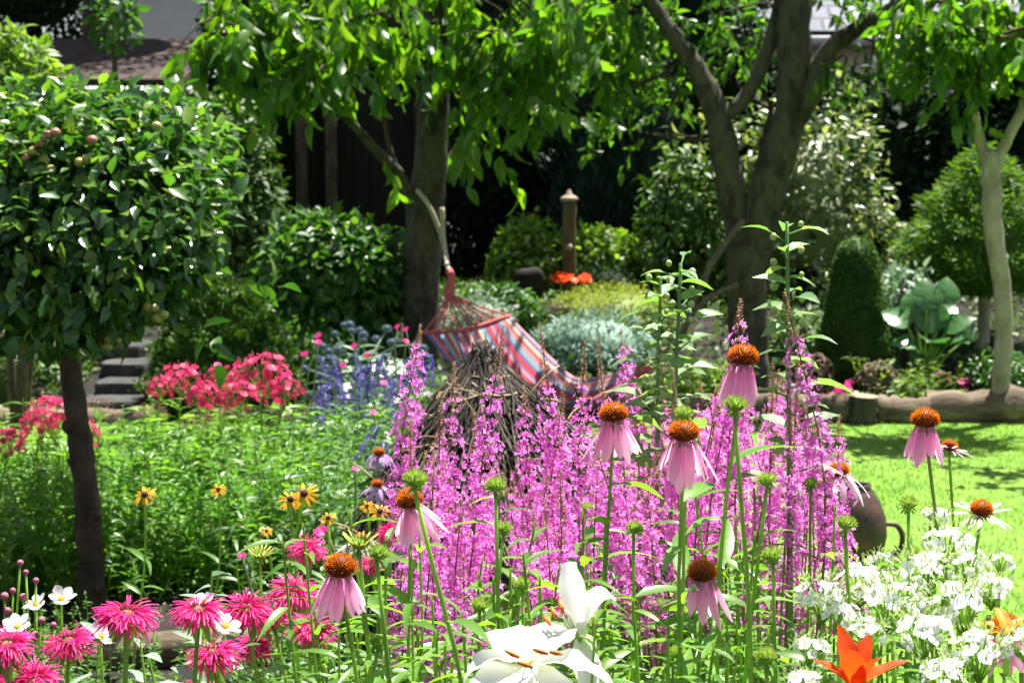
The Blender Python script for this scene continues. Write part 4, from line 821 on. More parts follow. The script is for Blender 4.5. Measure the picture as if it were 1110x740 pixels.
# bee balm
BB = [(137, 668, 72, 1, 'widest bee balm double head above the weathered log'), (75, 696, 54, 0, 'bee balm head with brown centre below the white anemones'), (8, 700, 60, 1, 'bee balm head cut by the left edge, higher one'), (38, 736, 60, 2, 'bee balm head at the lower left corner'), (12, 690, 40, 2, 'small bee balm head at the left edge'),
      (215, 663, 66, 1, 'bee balm head above the log, right of the widest one'), (268, 660, 52, 2, 'spiky bee balm head in the middle of the group'), (296, 666, 44, 0, 'bee balm head with dark flat centre'), (337, 681, 56, 1, 'bee balm head directly below the pink coneflower'), (318, 642, 54, 2, 'bee balm head left of the pink coneflower'),
      (232, 709, 64, 0, 'low bee balm head with dark brown centre'), (275, 700, 46, 1, 'low bee balm head with withered centre'), (333, 594, 44, 2, 'highest bee balm head with dark collar'), (422, 575, 30, 2, 'bee balm head half behind the tilted coneflower'), (352, 650, 30, 2, 'bee balm head tucked behind the coneflower skirt'), (16, 738, 50, 0, 'bee balm head lowest at left corner'), (216, 738, 30, 2, 'bee balm head just showing at the lower edge'), (400, 612, 34, 2, 'bee balm head peeking right of the pink coneflower')]
for i, (px, py, w, k, lab) in enumerate(BB):
    g = np.random.default_rng(600+i); Y = .076*FPX/w*(.98 if w > 45 else .72 if w < 42 else .85); Y = min(max(Y, 1.95), 2.9); s = w*Y/FPX/.074*g.uniform(.82, .94); h = W(px, py+2, Y); base = np.array([h[0]+g.normal()*.04+.03, Y+g.normal()*.05, 0.])
    t = thing('bee_balm', 'bright pink '+lab, 'flower', base, 'bee balm in the front left corner'); P = stem_path(base, h-UP*.004, g, .03); m = MB(); tube(m, P, [.0038, .003, .003], 6); m.build('stem', M['stem'], t)
    m = MB(); add_leaves(m, P, g, 7, .085, leaf_tpl(4, .38, .35, .3), .3, .88); m.build('leaves', M['cone_leaf'], t)
    ax = (g.normal()*.15, -.25+g.normal()*.1, 1); r = axis_rot(ax, g.uniform(0, 6)); part('florets', HM['balm%d' % k], t, h-base, r, s)
    if k < 2: part('centre', HM['balm_core'], t, h-base, r, s*1.05)
    else: part('centre', HM['balm_core'], t, h-base-UP*.004, r, s*.8)
    part('bracts', HM['balm_bract'], t, h-base-UP*.005, r, s)

# lilies
def petal_strip(m, c0, dir0, nrm0, L, w, bend, n=12, ripple=.0, twist=0., fold=.18, tip=.04, pk=.45):
    """broad lily petal that starts along dir0 and curls away from nrm0 by `bend` radians"""
    d = nrm(np.asarray(dir0, float)); z = np.asarray(nrm0, float); z = nrm(z-(z@d)*d); y = np.cross(z, d); p = np.asarray(c0, float); V = []; A = []; st = L/n
    for i in range(n+1):
        t = i/n; h = w/2*max(tip, math.sin(math.pi*t**(math.log(.5)/math.log(pk)))**.75 if 0 < t < 1 else 0)
        rp = ripple*math.sin(t*17)
        for s in (-1, -.55, 0, .55, 1): V.append(p+y*h*s+z*(fold*h*abs(s)+rp*s*h-(.06*h if s == 0 else 0))); A.append(t)
        b = bend(t) if callable(bend) else bend
        an = b/n; d, z = d*math.cos(an)-z*math.sin(an), z*math.cos(an)+d*math.sin(an); p = p+d*st
    idx = np.arange((n+1)*5).reshape(n+1, 5); q = np.stack([idx[:-1, :-1], idx[:-1, 1:], idx[1:, 1:], idx[1:, :-1]], -1).reshape(-1, 4)
    m.add(np.array(V), q, a=np.array(A)); return p
def stamens(m1, m2, c, dirs, L):
    for d in dirs:
        d = nrm(np.asarray(d, float)); e = c+d*L-UP*.01; tube(m1, [c, c+d*L*.55, e], [.0016, .0013, .001], 5); u = nrm(np.cross(d, UP)+.3*UP)
        tube(m2, [e-u*.009, e, e+u*.009], [.0015, .003, .0015], 6)
def lilies():
    Y = 1.95; c = W(572, 709, Y); base = np.array([c[0]+.03, Y+.05, 0.]); t = thing('white_lily', 'large open white lily bloom with curling petals at the bottom', 'lily', base)
    m = MB(); tube(m, smooth_path([base, base*.5+c*.5+np.array([.02, .02, 0]), c+np.array([0, .03, -.02])], 12), [.007, .006, .005], 8); m.build('stem', M['stem'], t)
    ctr = c+np.array([0, -.0, -.012])
    for k, (az, el, L, w, b) in enumerate([(180, 42, .085, .058, 1.9), (128, 48, .085, .066, 1.1), (60, 40, .10, .066, .9), (0, 22, .11, .064, 1.3), (-65, -5, .1, .065, 1.3), (-125, 15, .1, .07, 1.5)]):
        a, e = math.radians(az), math.radians(el); d = np.array([math.cos(a)*math.cos(e), math.sin(a)*math.cos(e), math.sin(e)]); nz_ = np.array([-math.cos(a)*math.sin(e), -math.sin(a)*math.sin(e), math.cos(e)])
        m = MB(); petal_strip(m, ctr, d, nz_, L, w, b, 12, .1); m.build('petal', M['lily_white'], t)
    m1, m2 = MB(), MB(); stamens(m1, m2, ctr, [(.2, -.6, .55), (-.25, -.6, .5), (-.05, -.8, .4), (.45, -.5, .5)], .055); m1.build('filaments', M['filament'], t); m2.build('anthers', M['anther'], t)
    m = MB(); add_leaves(m, smooth_path([base, base*.5+c*.5, c-UP*.05], 12), np.random.default_rng(1), 14, .12, leaf_tpl(5, .17, .3, .3), .3, .95); m.build('leaves', M['cone_leaf'], t)
    Y = 2.02; c = W(627, 690, Y); base = np.array([c[0]+.02, Y+.04, 0.]); t = thing('white_lily', 'half spent white lily with one upright petal and bare stamens', 'lily', base)
    m = MB(); tube(m, smooth_path([base, base*.5+c*.5, c], 12), [.006, .005, .004], 8); m.build('stem', M['stem'], t)
    m = MB(); petal_strip(m, c, (-.14, .02, 1), (0, -1, .1), .088, .03, -.15, 12, .06, fold=.5, tip=.6, pk=.66); m.build('petal', M['lily_white'], t)
    m = MB(); petal_strip(m, c, (.28, -.1, 1), (-.9, -.55, .3), .078, .034, lambda t_: .2+6.5*max(0, t_-.3)*1.6, 16, .08, pk=.6, tip=.25); m.build('petal', M['lily_white'], t)
    m = MB(); petal_strip(m, c, (.25, -.5, -.7), (.6, -.7, .4), .075, .04, .5, 12, .08); m.build('petal', M['lily_white'], t)
    m = MB(); petal_strip(m, c, (.5, -.2, .25), (0, -.3, 1), .032, .012, 2.2, 10, .0); m.build('petal', M['phlox_bud'], t)
    m1, m2 = MB(), MB(); stamens(m1, m2, c, [(-.55, -.2, .8), (-.7, -.3, .65), (-.4, -.1, .95)], .05); m1.build('filaments', M['filament'], t); m2.build('anthers', M['anther'], t)
    m = MB(); add_leaves(m, smooth_path([base, base*.5+c*.5, c-UP*.06], 12), np.random.default_rng(2), 14, .11, leaf_tpl(5, .17, .3, .3), .3, .95); m.build('leaves', M['cone_leaf'], t)
    def orange(c, base, lab, mat, s, angs, nm='orange_lily'):
        t = thing(nm, lab, 'lily', base); m = MB(); tube(m, smooth_path([base, base*.4+c*.6, c], 10), [.006, .005, .004], 8); m.build('stem', M['stem'], t)
        for (az, el, L, w, b) in angs:
            a, e = math.radians(az), math.radians(el); d = np.array([math.cos(a)*math.cos(e), math.sin(a)*math.cos(e), math.sin(e)]); z = np.array([-math.cos(a)*math.sin(e), -math.sin(a)*math.sin(e), math.cos(e)])
            m = MB(); petal_strip(m, c, d, z, L*s, w*s*.88, b+.15, 14, .08, fold=.4); m.build('petal', M[mat], t)
        m = MB(); add_leaves(m, smooth_path([base, base*.4+c*.6, c-UP*.03], 10), np.random.default_rng(3), 16, .1, leaf_tpl(5, .16, .3, .3), .3, .95); m.build('leaves', M['cone_leaf'], t)
    Y = 1.75; c = W(926, 748, Y); orange(c, np.array([c[0], Y+.03, 0.]), 'vivid orange lily with pointed petals opening upward at the bottom edge', 'lily_orange', 1., [(10, 38, .062, .024, .25), (55, 62, .06, .026, .1), (115, 72, .066, .028, .1), (170, 52, .05, .022, .4), (250, 70, .055, .03, .15), (200, 12, .045, .018, .5), (310, 62, .052, .026, .2)])
    Y = 2.05; c = W(1092, 688, Y); orange(c, np.array([c[0], Y+.03, 0.]), 'smaller soft orange lily at the right edge among white phlox', 'lily_pale_orange', .75, [(150, 45, .05, .022, .9), (100, 60, .055, .024, .6), (190, 30, .05, .02, .9), (30, 50, .05, .02, .6), (260, 55, .04, .02, .5)])
lilies()

# white phlox
PW = [phlox_head(.038, 12, 700+k, M['phlox_white'], .0145, .7, .05) for k in range(4)]; PB = [bud_spray(.04, 80, 710+k, M['phlox_bud']).mesh('buds', M['phlox_bud']) for k in range(3)]; PS = pedicels(.04, 22, 5, M['stem'])
WP = [(893, 650, 1.0, 2.2, 'white phlox head furthest left below the iron jug'), (935, 634, 1.05, 2.25, 'white phlox head just below the jug handle'), (968, 660, 1.1, 2.15, 'white phlox head in the middle of the group above the orange lily'), (1000, 622, 1.0, 2.3, 'white phlox head with many green buds in the upper middle'), (1028, 590, .9, 2.35, 'tallest white phlox head reaching up over the lawn'),
      (1050, 615, .8, 2.3, 'white phlox head right of the tallest one'), (1040, 660, 1.1, 2.15, 'white phlox head left of the small orange lily'), (1000, 690, 1.0, 2.05, 'white phlox head right of the vivid orange lily'), (1072, 640, .8, 2.2, 'white phlox head directly above the small orange lily'), (880, 705, .6, 2.05, 'small white phlox head left of the vivid orange lily'), (1060, 712, 1., 2., 'white phlox head low down at the right corner'), (870, 742, .6, 1.9, 'white phlox head lowest at left of the orange lily'), (1108, 700, .7, 2.0, 'white phlox head cut by the right edge'), (910, 668, .7, 2.1, 'small white phlox head tucked under the head furthest left'), (955, 612, .6, 2.4, 'small white phlox head between jug handle and the budded head'), (1015, 560, .55, 2.5, 'highest little white phlox head beside a green coneflower bud'), (985, 650, .8, 2.25, 'white phlox head behind the middle one'), (940, 690, .7, 2.0, 'white phlox head just above the vivid orange lily tips'), (1085, 610, .5, 2.4, 'little white phlox head at right over the lawn'), (1020, 735, .8, 1.95, 'white phlox head at the lower edge right of the orange lily')]
for i, (px, py, s, Y, lab) in enumerate(WP):
    g = np.random.default_rng(720+i); h = W(px, py, Y); base = np.array([h[0]+g.normal()*.04, Y+g.normal()*.05, 0.]); t = thing('white_phlox', lab, 'flower', base, 'white phlox in the front right corner')
    P = stem_path(base, h-UP*.03, g, .02); m = MB(); tube(m, P, [.004, .0035, .003], 6); m.build('stem', M['stem'], t); m = MB(); add_leaves(m, P, g, 14, .085, LANCE, .3, .97); m.build('leaves', M['cone_leaf'], t)
    s = s*.88; r = axis_rot((g.normal()*.15, -.1, 1), g.uniform(0, 6)); part('stalks', PS, t, h-base, r, s); part('blossom', PW[i % 4], t, h-base, r, s); part('bud_spray', PB[i % 3], t, h-base+np.array([0, 0, .006*s]), r, s*(1.15 if i in (3, 4) else 1.))

# red phlox in the far bed
PR = [phlox_head(.095, 40, 740+k, M['phlox_red'], .02, .85, -.35) for k in range(3)]; PRB = [bud_spray(.1, 120, 750+k, M['phlox_red_bud'], .02).mesh('buds', M['phlox_red_bud']) for k in range(2)]; PRS = pedicels(.1, 24, 6, M['stem'])
RP = [(282, 428, 1.15, 7.2, 1, 'fullest red phlox head of the bed'), (305, 445, .8, 7.1, 1, 'red phlox head at the right end of the row'), (240, 432, .7, 7.2, 1, 'red phlox head left of the fullest one'), (195, 432, .85, 7.2, 1, 'red phlox head above the cone conifer foot'), (175, 440, .6, 7.1, 1, 'small red phlox head at the left of the right hand row'), (222, 452, .8, 7.0, 1, 'red phlox head low between its neighbours'), (258, 450, .8, 7.0, 1, 'red phlox head low under the fullest one'),
      (58, 472, 1., 6.7, 1, 'red phlox head left of the apple trunk'), (42, 480, .7, 6.7, 1, 'red phlox head behind the apple trunk group, lower left'), (92, 490, .6, 6.6, 1, 'red phlox head half hidden by the apple trunk'), (8, 500, .7, 6.5, 1, 'red phlox head cut by the left edge'), (108, 462, .6, 7., 0, 'budding phlox head just right of the apple trunk'), (165, 470, .7, 6.9, 0, 'budding phlox head left below the red row'), (215, 480, .7, 6.8, 0, 'budding phlox head below the red row'), (240, 470, .6, 6.8, 0, 'budding phlox head in the middle below the red row')]
for i, (px, py, s, Y, full, lab) in enumerate(RP):
    g = np.random.default_rng(760+i); h = W(px, py-20, Y); base = np.array([h[0]+g.normal()*.05, Y+g.normal()*.05, 0.]); t = thing('red_phlox', lab, 'flower', base, 'red phlox across the left bed')
    P = stem_path(base, h-UP*.07*s, g, .03); m = MB(); tube(m, P, [.006, .005, .004], 6); m.build('stem', M['stem'], t); m = MB(); add_leaves(m, P, g, 26, .12, LANCE, .2, .98); m.build('leaves', M['cone_leaf'], t)
    r = axis_rot((g.normal()*.15, -.15, 1), g.uniform(0, 6)); part('stalks', PRS, t, h-base, r, s)
    if full: part('blossom', PR[i % 3], t, h-base, r, s)
    part('bud_spray', PRB[i % 2], t, h-base, r, s*(.9 if full else .8))

# blue spikes, thistles, campion
def spike_mesh(seed):
    g = np.random.default_rng(seed); m = MB(); n = 230; f = g.random(n); th = g.uniform(0, 6.28, n); r = .014*np.sin(np.clip(1-f, .08, 1)*1.6+.2); d = np.stack([np.cos(th), np.sin(th), np.full(n, .3)], -1)
    m.inst(dia_tpl(.6, .2), d*np.stack([r, r, 0*r], -1)+UP*(-.15*(1-f))[:, None], frames(d, rdir(g, n)), .012*g.uniform(.6, 1.2, n)); return m.mesh('flower_spike', M['salvia'])
SP = [spike_mesh(k) for k in range(3)]
g = np.random.default_rng(90); SPX = []
for k in range(34): SPX.append((338+117*((k+.5)/34)+g.normal()*6, g.uniform(380, 436), g.uniform(7.4, 8.8)))
SPX += [(466, 385, 8.2), (409, 462, 6.2), (432, 478, 6.0), (345, 440, 7.3), (416, 480, 6.1)]
for i, (px, py, Y) in enumerate(SPX):
    g = np.random.default_rng(800+i); h = W(px, py, Y); base = np.array([h[0]+g.normal()*.06, Y+g.normal()*.05, 0.])
    lab = 'violet blue speedwell spike in the soft focus clump left of the hammock' if i < 34 else ['lone violet spike in front of the hammock tree trunk', 'violet spike directly above the small lilac coneflower', 'violet spike at the left foot of the straw cone', 'leaning violet spike at the lower left of the blue clump', 'violet spike low beside the lilac coneflower'][i-34]
    t = thing('speedwell', lab, 'flower', base, 'violet speedwell spikes'); P = stem_path(base, h, g, .05); m = MB(); tube(m, P, [.005, .004, .003], 5); m.build('stem', M['stem'], t)
    m = MB(); add_leaves(m, P, g, 12, .09, LANCE, .15, .7); m.build('leaves', M['silver_leaf' if i % 3 == 0 else 'bush_leaf'], t); part('flower_spike', SP[i % 3], t, h-base, axis_rot(nrm(P[-1]-P[-3])), g.uniform(.85, 1.15))
m = MB(); d = fib(110, -1); g = np.random.default_rng(5); m.inst(dia_tpl(.3, .1), d*.016, frames(d, rdir(g, 110)), .012); sphere(m, (0, 0, 0), .017, 8, 10); TH = m.mesh('ball', M['thistle'])
for i in range(7):
    g = np.random.default_rng(840+i); px = 362+i*11+g.normal()*4; Y = 8.9+g.normal()*.2; base = W(px, 470, Y); base[2] = 0; t = thing('globe_thistle', 'steel blue globe thistle with round heads behind the violet spikes', 'flower', base, 'globe thistles')
    st = MB(); top = W(px, 365+g.uniform(-8, 22), Y); P = stem_path(base, top, g, .03); tube(st, P, [.007, .005, .004], 5); heads = [top]
    for k in range(6):
        e = top+np.array([g.normal()*.12, g.normal()*.1, g.uniform(-.25, .03)]); tube(st, [P[6+k % 4], (P[6+k % 4]+e)/2+UP*.02, e], .0035, 5); heads.append(e)
    st.build('stem', M['silver_leaf'], t); m = MB(); add_leaves(m, P, g, 14, .15, leaf_tpl(4, .3, .4, .4), .1, .85); m.build('leaves', M['silver_leaf'], t)
    for hh in heads: part('ball', TH, t, hh-base, None, g.uniform(.6, 1.0))
LM = MB(); LM.inst(STAR5, np.zeros((1, 3)), frames(UP[None], np.array([[1., 0, 0]])), .015); LM.inst(STAR5, np.array([[0, 0, .003]]), frames(UP[None], np.array([[.6, .8, 0]])), .012); LYM = LM.mesh('petals', M['lychnis'])
LY = [(345, 364, 7.4, 'campion flower above the blue clump at its left end'), (345, 371, 7.35, 'campion flower tucked under its left end neighbour'), (330, 384, 7.2, 'lone campion flower on an arching stem left of the blue clump'), (431, 354, 8.5, 'campion flower close to the hammock trunk, higher one'), (440, 357, 8.4, 'wide campion flower touching the hammock trunk'), (440, 370, 8.3, 'campion flower lower on the hammock trunk'), (385, 508, 5.2, 'single campion flower in front of the green clumps'), (236, 396, 7., 'campion flower standing above the red phlox row'), (310, 406, 7., 'campion flower just right of the fullest red phlox'), (384, 375, 7.8, 'campion flower inside the blue clump, upper'), (398, 385, 7.8, 'campion flower inside the blue clump, middle'), (405, 447, 7.2, 'campion flower low in the blue clump'), (372, 396, 7.7, 'campion flower inside the blue clump, left'), (416, 415, 7.6, 'campion flower inside the blue clump, right'), (348, 573, 4.2, 'campion flower just above the highest bee balm head'), (345, 578, 3., 'campion flower hanging beside the highest bee balm'), (262, 602, 4.2, 'dark campion flower left of the spiky young coneflower'), (354, 574, 4.1, 'bright campion bud under the yellow coneflower')]
for i, (px, py, Y, lab) in enumerate(LY):
    g = np.random.default_rng(860+i); h = W(px, py, Y); base = np.array([h[0]+g.normal()*.08, Y+g.normal()*.08, 0.]); t = thing('rose_campion', 'magenta '+lab, 'flower', base, 'rose campion')
    P = stem_path(base, h, g, .05); m = MB(); tube(m, P, [.005, .004, .003], 5); m.build('stem', M['stem_pale'], t); m = MB(); add_leaves(m, P, g, 6, .08, LANCE, .1, .6); m.build('leaves', M['silver_leaf'], t); part('petals', LYM, t, h-base, axis_rot((g.normal()*.5, -.7, 1)), 1.15 if Y > 6 else .75)
# white and orange small blooms inside the blue clump
for i, (px, py, Y) in enumerate([(408, 397, 8.6), (417, 398, 8.6), (424, 402, 8.5), (430, 397, 8.6), (438, 404, 8.5), (375, 424, 8.2), (374, 434, 8.0), (404, 407, 8.4), (428, 430, 8), (402, 440, 7.8), (420, 393, 8.7), (441, 395, 8.6)]):
    g = np.random.default_rng(890+i); h = W(px, py, Y); base = np.array([h[0]+g.normal()*.05, Y, 0.]); t = thing('white_campion', 'small white campion bloom glowing among the violet spikes', 'flower', base, 'white campion'); m = MB(); tube(m, stem_path(base, h, g, .03), .004, 5); m.build('stem', M['stem_pale'], t)
    m = MB(); m.inst(STAR5, np.stack([h+g.normal(size=3)*.016 for _ in range(4)]), frames(np.array([[0, -.7, 1]]*4)+g.normal(size=(4, 3))*.3, rdir(g, 4)), .012); m.build('petals', M['phlox_white'], t)

# rudbeckia, anemones, small far flowers
DISC = MB(); sphere(DISC, (0, 0, .002), (.009, .009, .007), 8, 12); RD = DISC.mesh('disc', M['dark_disc']); DY = MB(); sphere(DY, (0, 0, .003), (.008, .008, .005), 8, 12); YD = DY.mesh('disc', M['yellow_disc'])
RR = [rays(12, -.1+.15*k, .026, .28, .2, 30+k, .12, .006, z0=0).mesh('petals', M['rud_ray']) for k in range(2)]
for i, (px, py, Y, s, lab) in enumerate([(157, 536, 4.6, 1., 'yellow coneflower with black centre, level with the apple trunk middle'), (237, 530, 5.0, .7, 'small yellow coneflower half open in the green clumps'), (315, 541, 4.0, .9, 'yellow coneflower left of its brighter twin'), (330, 535, 4., 1.05, 'brightest yellow coneflower of the pair'), (356, 561, 3.6, .55, 'closing yellow coneflower right of the pair'), (289, 575, 4.2, .45, 'tiny yellow bud flower below the pair'), (412, 554, 4, .8, 'yellow coneflower under the small lilac one'), (398, 548, 4, .5, 'half hidden yellow coneflower left of the tilted pink one')]):
    g = np.random.default_rng(910+i); h = W(px, py, Y); base = np.array([h[0]+g.normal()*.04, Y, 0.]); t = thing('yellow_coneflower', lab, 'flower', base, 'yellow coneflowers'); P = stem_path(base, h, g, .03); m = MB(); tube(m, P, [.004, .003, .003], 5); m.build('stem', M['stem'], t)
    m = MB(); add_leaves(m, P, g, 6, .09, LANCE, .2, .8); m.build('leaves', M['cone_leaf'], t); r = axis_rot((g.normal()*.2, -.8, 1)); part('petals', RR[i % 2], t, h-base, r, s); part('disc', RD, t, h-base, r, s)
AN = rays(6, .25, .022, .8, -.2, 40, .08, .003, leaf_tpl(4, .8, .15, -.2, .62, .1), 0).mesh('petals', M['anemone'])
for i, (px, py, Y, s, lab) in enumerate([(39, 655, 3., .9, 'left one of the paired white anemones by the apple trunk'), (67, 649, 3.05, 1., 'right one of the paired white anemones by the apple trunk'), (19, 679, 2.7, .9, 'pinkish white anemone facing sideways above the left bee balm'), (109, 689, 2.8, .9, 'white anemone hiding under the widest bee balm head'), (244, 678, 2.5, 1., 'drooping pale anemone between bee balm heads'), (223, 652, 2.6, .8, 'white anemone tip behind a bee balm head')]):
    g = np.random.default_rng(930+i); h = W(px, py, Y); base = np.array([h[0]+g.normal()*.03, Y, 0.]); t = thing('anemone', lab, 'flower', base, 'white anemones'); P = stem_path(base, h, g, .02); m = MB(); tube(m, P, [.003, .002, .002], 5); m.build('stem', M['stem'], t)
    m = MB(); add_leaves(m, P, g, 5, .07, LEAF4, .15, .6); m.build('leaves', M['aster_leaf'], t); r = axis_rot((g.normal()*.4, -.6, 1), i); part('petals', AN, t, h-base, r, s); part('disc', YD, t, h-base, r, s*.75)
BUD = MB(); sphere(BUD, (0, 0, 0), .006, 8, 10); BDM = BUD.mesh('bud', M['phlox_red_bud'])
for i, (px, py, Y) in enumerate([(22, 610, 3.), (28, 620, 3.), (39, 629, 3.), (25, 647, 3), (5, 646, 3), (45, 672, 2.9), (38, 688, 2.9), (58, 677, 2.9), (8, 662, 3), (14, 640, 3)]):
    g = np.random.default_rng(950+i); h = W(px, py, Y); base = np.array([h[0]+g.normal()*.04, Y, 0.]); t = thing('anemone_bud', 'round dusky anemone bud on a thin stem left of the apple trunk', 'flower', base, 'anemone buds'); m = MB(); tube(m, stem_path(base, h, g, .02), .0018, 4); m.build('stem', M['stem'], t); part('bud', BDM, t, h-base, None, g.uniform(.8, 1.2))
for i, (px, py, Y, lab) in enumerate([(912, 424, 11.6, 'pink busy flower just left of the stump'), (922, 420, 11.7, 'pink busy flower directly above the stump'), (900, 430, 11.5, 'lowest pink busy flower left of the stump'), (1029, 411, 11.9, 'pink busy flower under the bluish hosta'), (1040, 414, 11.8, 'pink busy flower left of the slim trunk'), (1009, 397, 12.1, 'pale pink busy flower under hosta leaves')]):
    g = np.random.default_rng(970+i); h = W(px, py, Y); b = h.copy(); b[2] = gz(0, Y); t = thing('busy_lizzie', lab, 'flower', b, 'pink flowers behind the logs'); m = MB(); tube(m, [b, h], .008, 5); add_leaves(m, np.array([b, h]), g, 12, .06, LEAF, .1, .9); m.build('leaves', M['bush_leaf'], t)
    m = MB(); m.inst(STAR5, h+g.normal(size=(5, 3))*np.array([.035, .02, .015]), frames(np.array([[0, -.8, 1]]*5)+g.normal(size=(5, 3))*.3, rdir(g, 5)), .035); m.build('petals', M['lychnis'], t)
for i, (px, py, lab) in enumerate([(608, 302, 'orange bloom left of the carved post foot'), (630, 302, 'orange bloom right of the carved post foot')]):
    Y = 13.6; g = np.random.default_rng(980+i); h = W(px, py, Y); b = h.copy(); b[2] = gz(0, Y); t = thing('orange_flower', lab, 'flower', b); m = MB(); tube(m, [b, h], .008, 5); m.build('stem', M['stem'], t); m = MB(); m.inst(STAR5, h+g.normal(size=(6, 3))*np.array([.03, .02, .01]), frames(np.array([[0, -.7, 1]]*6)+g.normal(size=(6, 3))*.4, rdir(g, 6)), .05); m.build('petals', M['lily_orange'], t)
for i, (px, py, Y, lab) in enumerate([(875, 481, 3.6, 'single dark red flower on a thin stem over the lawn'), (704, 480, 3.2, 'small dark red flower beside the widest pink coneflower')]):
    g = np.random.default_rng(985+i); h = W(px, py, Y); b = np.array([h[0]+.04, Y, 0.]); t = thing('dark_red_flower', lab, 'flower', b); m = MB(); tube(m, stem_path(b, h, g), .0025, 5); m.build('stem', M['stem'], t); m = MB(); d = fib(50, -.7); m.inst(dia_tpl(.7, .2), d*.005, frames(d, rdir(g, 50)), .008); m.build('petals', M['dark_red'], t)

# tall mallow stalks
m = MB(); sphere(m, (0, 0, 0), (.006, .006, .007), 7, 9); MBUD = m.mesh('bud', M['phlox_bud'])
def mallow(px0, py0, px1, Y, lab, seed, n, pale, w=.0055):
    g = np.random.default_rng(seed); h = W(px0, py0, Y); base = np.array([W(px1, 600, Y)[0], Y, 0.]); t = thing('mallow', lab, 'plant', base, 'tall mallow stalks'); P = stem_path(base, h, g, .01, 20); m = MB(); tube(m, P, [w*1.3, w, w*.5], 7); m.build('stem', M['mallow_leaf'], t)
    m = MB(); s = np.linspace(0, 1, 20)
    for k in range(n):
        f = .62+.38*(k+.5)/n; p = np.array([np.interp(f, s, P[:, i]) for i in range(3)]); th = k*GOLD+seed; L = .085*(1.25-f*.75)*g.uniform(.8, 1.3); d = np.array([math.cos(th), math.sin(th)*.8, g.uniform(.0, .7)])
        if g.random() < .5: tube(m, [p, p+nrm(d)*.03], .0015, 4); p = p+nrm(d)*.03
        m.inst(LEAF4, p[None], frames(d[None], UP[None]+g.normal(size=(1, 3))*.3), L)
    m.build('leaves', M['mallow_leaf'], t)
    for k in range(n//2):
        f = .72+.28*(k+.5)/(n//2); p = np.array([np.interp(f, s, P[:, i]) for i in range(3)]); th = k*GOLD*1.3; p = p+np.array([math.cos(th)*.022, math.sin(th)*.015, .006]); part('bud', MBUD, t, p-base, None, g.uniform(.7, 1.2))
mallow(853, 240, 866, 2.9, 'tall green budded mallow stalk in front of the forked trunk', 1, 30, 0)
mallow(738, 285, 708, 3.2, 'pale leafy mallow stalk right of the blue grey spruce', 2, 40, 1)
mallow(716, 300, 700, 3.3, 'shorter pale mallow stalk leaning left of its neighbour', 3, 36, 1)

# ------------------------------------------------------------------ leafy clumps
def clump(name, label, cat, mat, nst, h, spread, nl, L, tpl, seed, t0=.15, t1=1., lean=.12, thick=.003, up=.45):
    g = np.random.default_rng(seed); t = thing(name, label, cat, (0, 0, 0)); ms, ml = MB(), MB()
    for k in range(nst):
        b = np.array([g.normal()*spread*.5, g.normal()*spread*.5, 0.]); e = b*1.5+np.array([g.normal()*lean, g.normal()*lean, h*g.uniform(.7, 1.08)]); P = stem_path(b, e, g, .02, 9); tube(ms, P, [thick, thick*.6], 4, cap=False); add_leaves(ml, P, g, nl, L, tpl, t0, t1, up=up)
    ms.build('stems', M['stem'], t); ml.build('leaves', M[mat], t); return t
def strew(protos, spots, scale, seed, labels, group):
    g = np.random.default_rng(seed)
    for i, (x, y) in enumerate(spots):
        p = protos[i % len(protos)]; s = g.uniform(*scale); lab = labels[i] if isinstance(labels, list) else labels
        if i < len(protos): p.location = (x, y, 0); p.rotation_euler = (0, 0, g.uniform(0, 6)); p.scale = (s,)*3; p['label'] = lab; p['group'] = group
        else: dup(p, (x, y, 0), g.uniform(0, 6), s, lab, group)
def grid(x0, x1, y0, y1, n, seed):
    g = np.random.default_rng(seed); out = []
    for k in range(n):
        py = y0+(y1-y0)*((k+.5)/n); a, b = x0*py, x1*py; out.append((a+(b-a)*((k*.618034+.1*g.random()) % 1), py))
    return out
fx = lambda px: (px-CX)/FPX
A = [clump('aster_clump', '', 'plant', 'aster_leaf', 16, .66, .22, 40, .05, leaf_tpl(3, .26, .4, .3), 1000+k, .2, 1., .2) for k in range(5)]
strew(A, grid(fx(-40), fx(420), 6.3, 7.3, 66, 5), (.5, .9), 6, 'bushy bright green aster clump in the bed behind the weathered log', 'aster clumps between log and red phlox')
PF = [clump('phlox_clump', '', 'plant', 'cone_leaf', 8, .6, .2, 18, .11, LANCE, 1080+k, .2, 1., .12) for k in range(3)]
strew(PF, grid(fx(-30), fx(400), 6.3, 7.2, 20, 15)+grid(fx(150), fx(345), 7.2, 7.6, 12, 25), (.75, 1.05), 16, 'bright broad leaved phlox clump not yet in flower among the small leaved asters', 'phlox clumps among asters')
B = [clump('aster_clump', '', 'plant', 'aster_leaf', 14, .8, .18, 34, .055, leaf_tpl(3, .26, .4, .3), 1010+k, .25, 1., .12) for k in range(2)]
strew(B, grid(fx(-20), fx(420), 3.9, 5.2, 20, 8), (.36, .52), 7, 'loose small leaved aster clump in front of the weathered log', 'aster clumps before the log')
D = [clump('leafy_perennial', '', 'plant', 'cone_leaf', 7, 1.0, .12, 15, .088, leaf_tpl(5, .19, .35, .5, .38), 1020+k, .4, 1., .07) for k in range(4)]
strew(D, grid(fx(425), fx(900), 1.95, 2.8, 56, 9), (.86, 1.08), 8, 'lance leaved green perennial filling the front bed between lily and loosestrife', 'leafy perennials along the front')
E = [clump('leafy_perennial', '', 'plant', 'cone_leaf', 6, .88, .12, 13, .09, LANCE, 1030+k, .4, 1., .07) for k in range(2)]
strew(E, grid(fx(860), fx(1130), 1.9, 2.7, 16, 10), (.85, 1.02), 9, 'green leafy perennial under the white phlox', 'leafy perennials along the front')
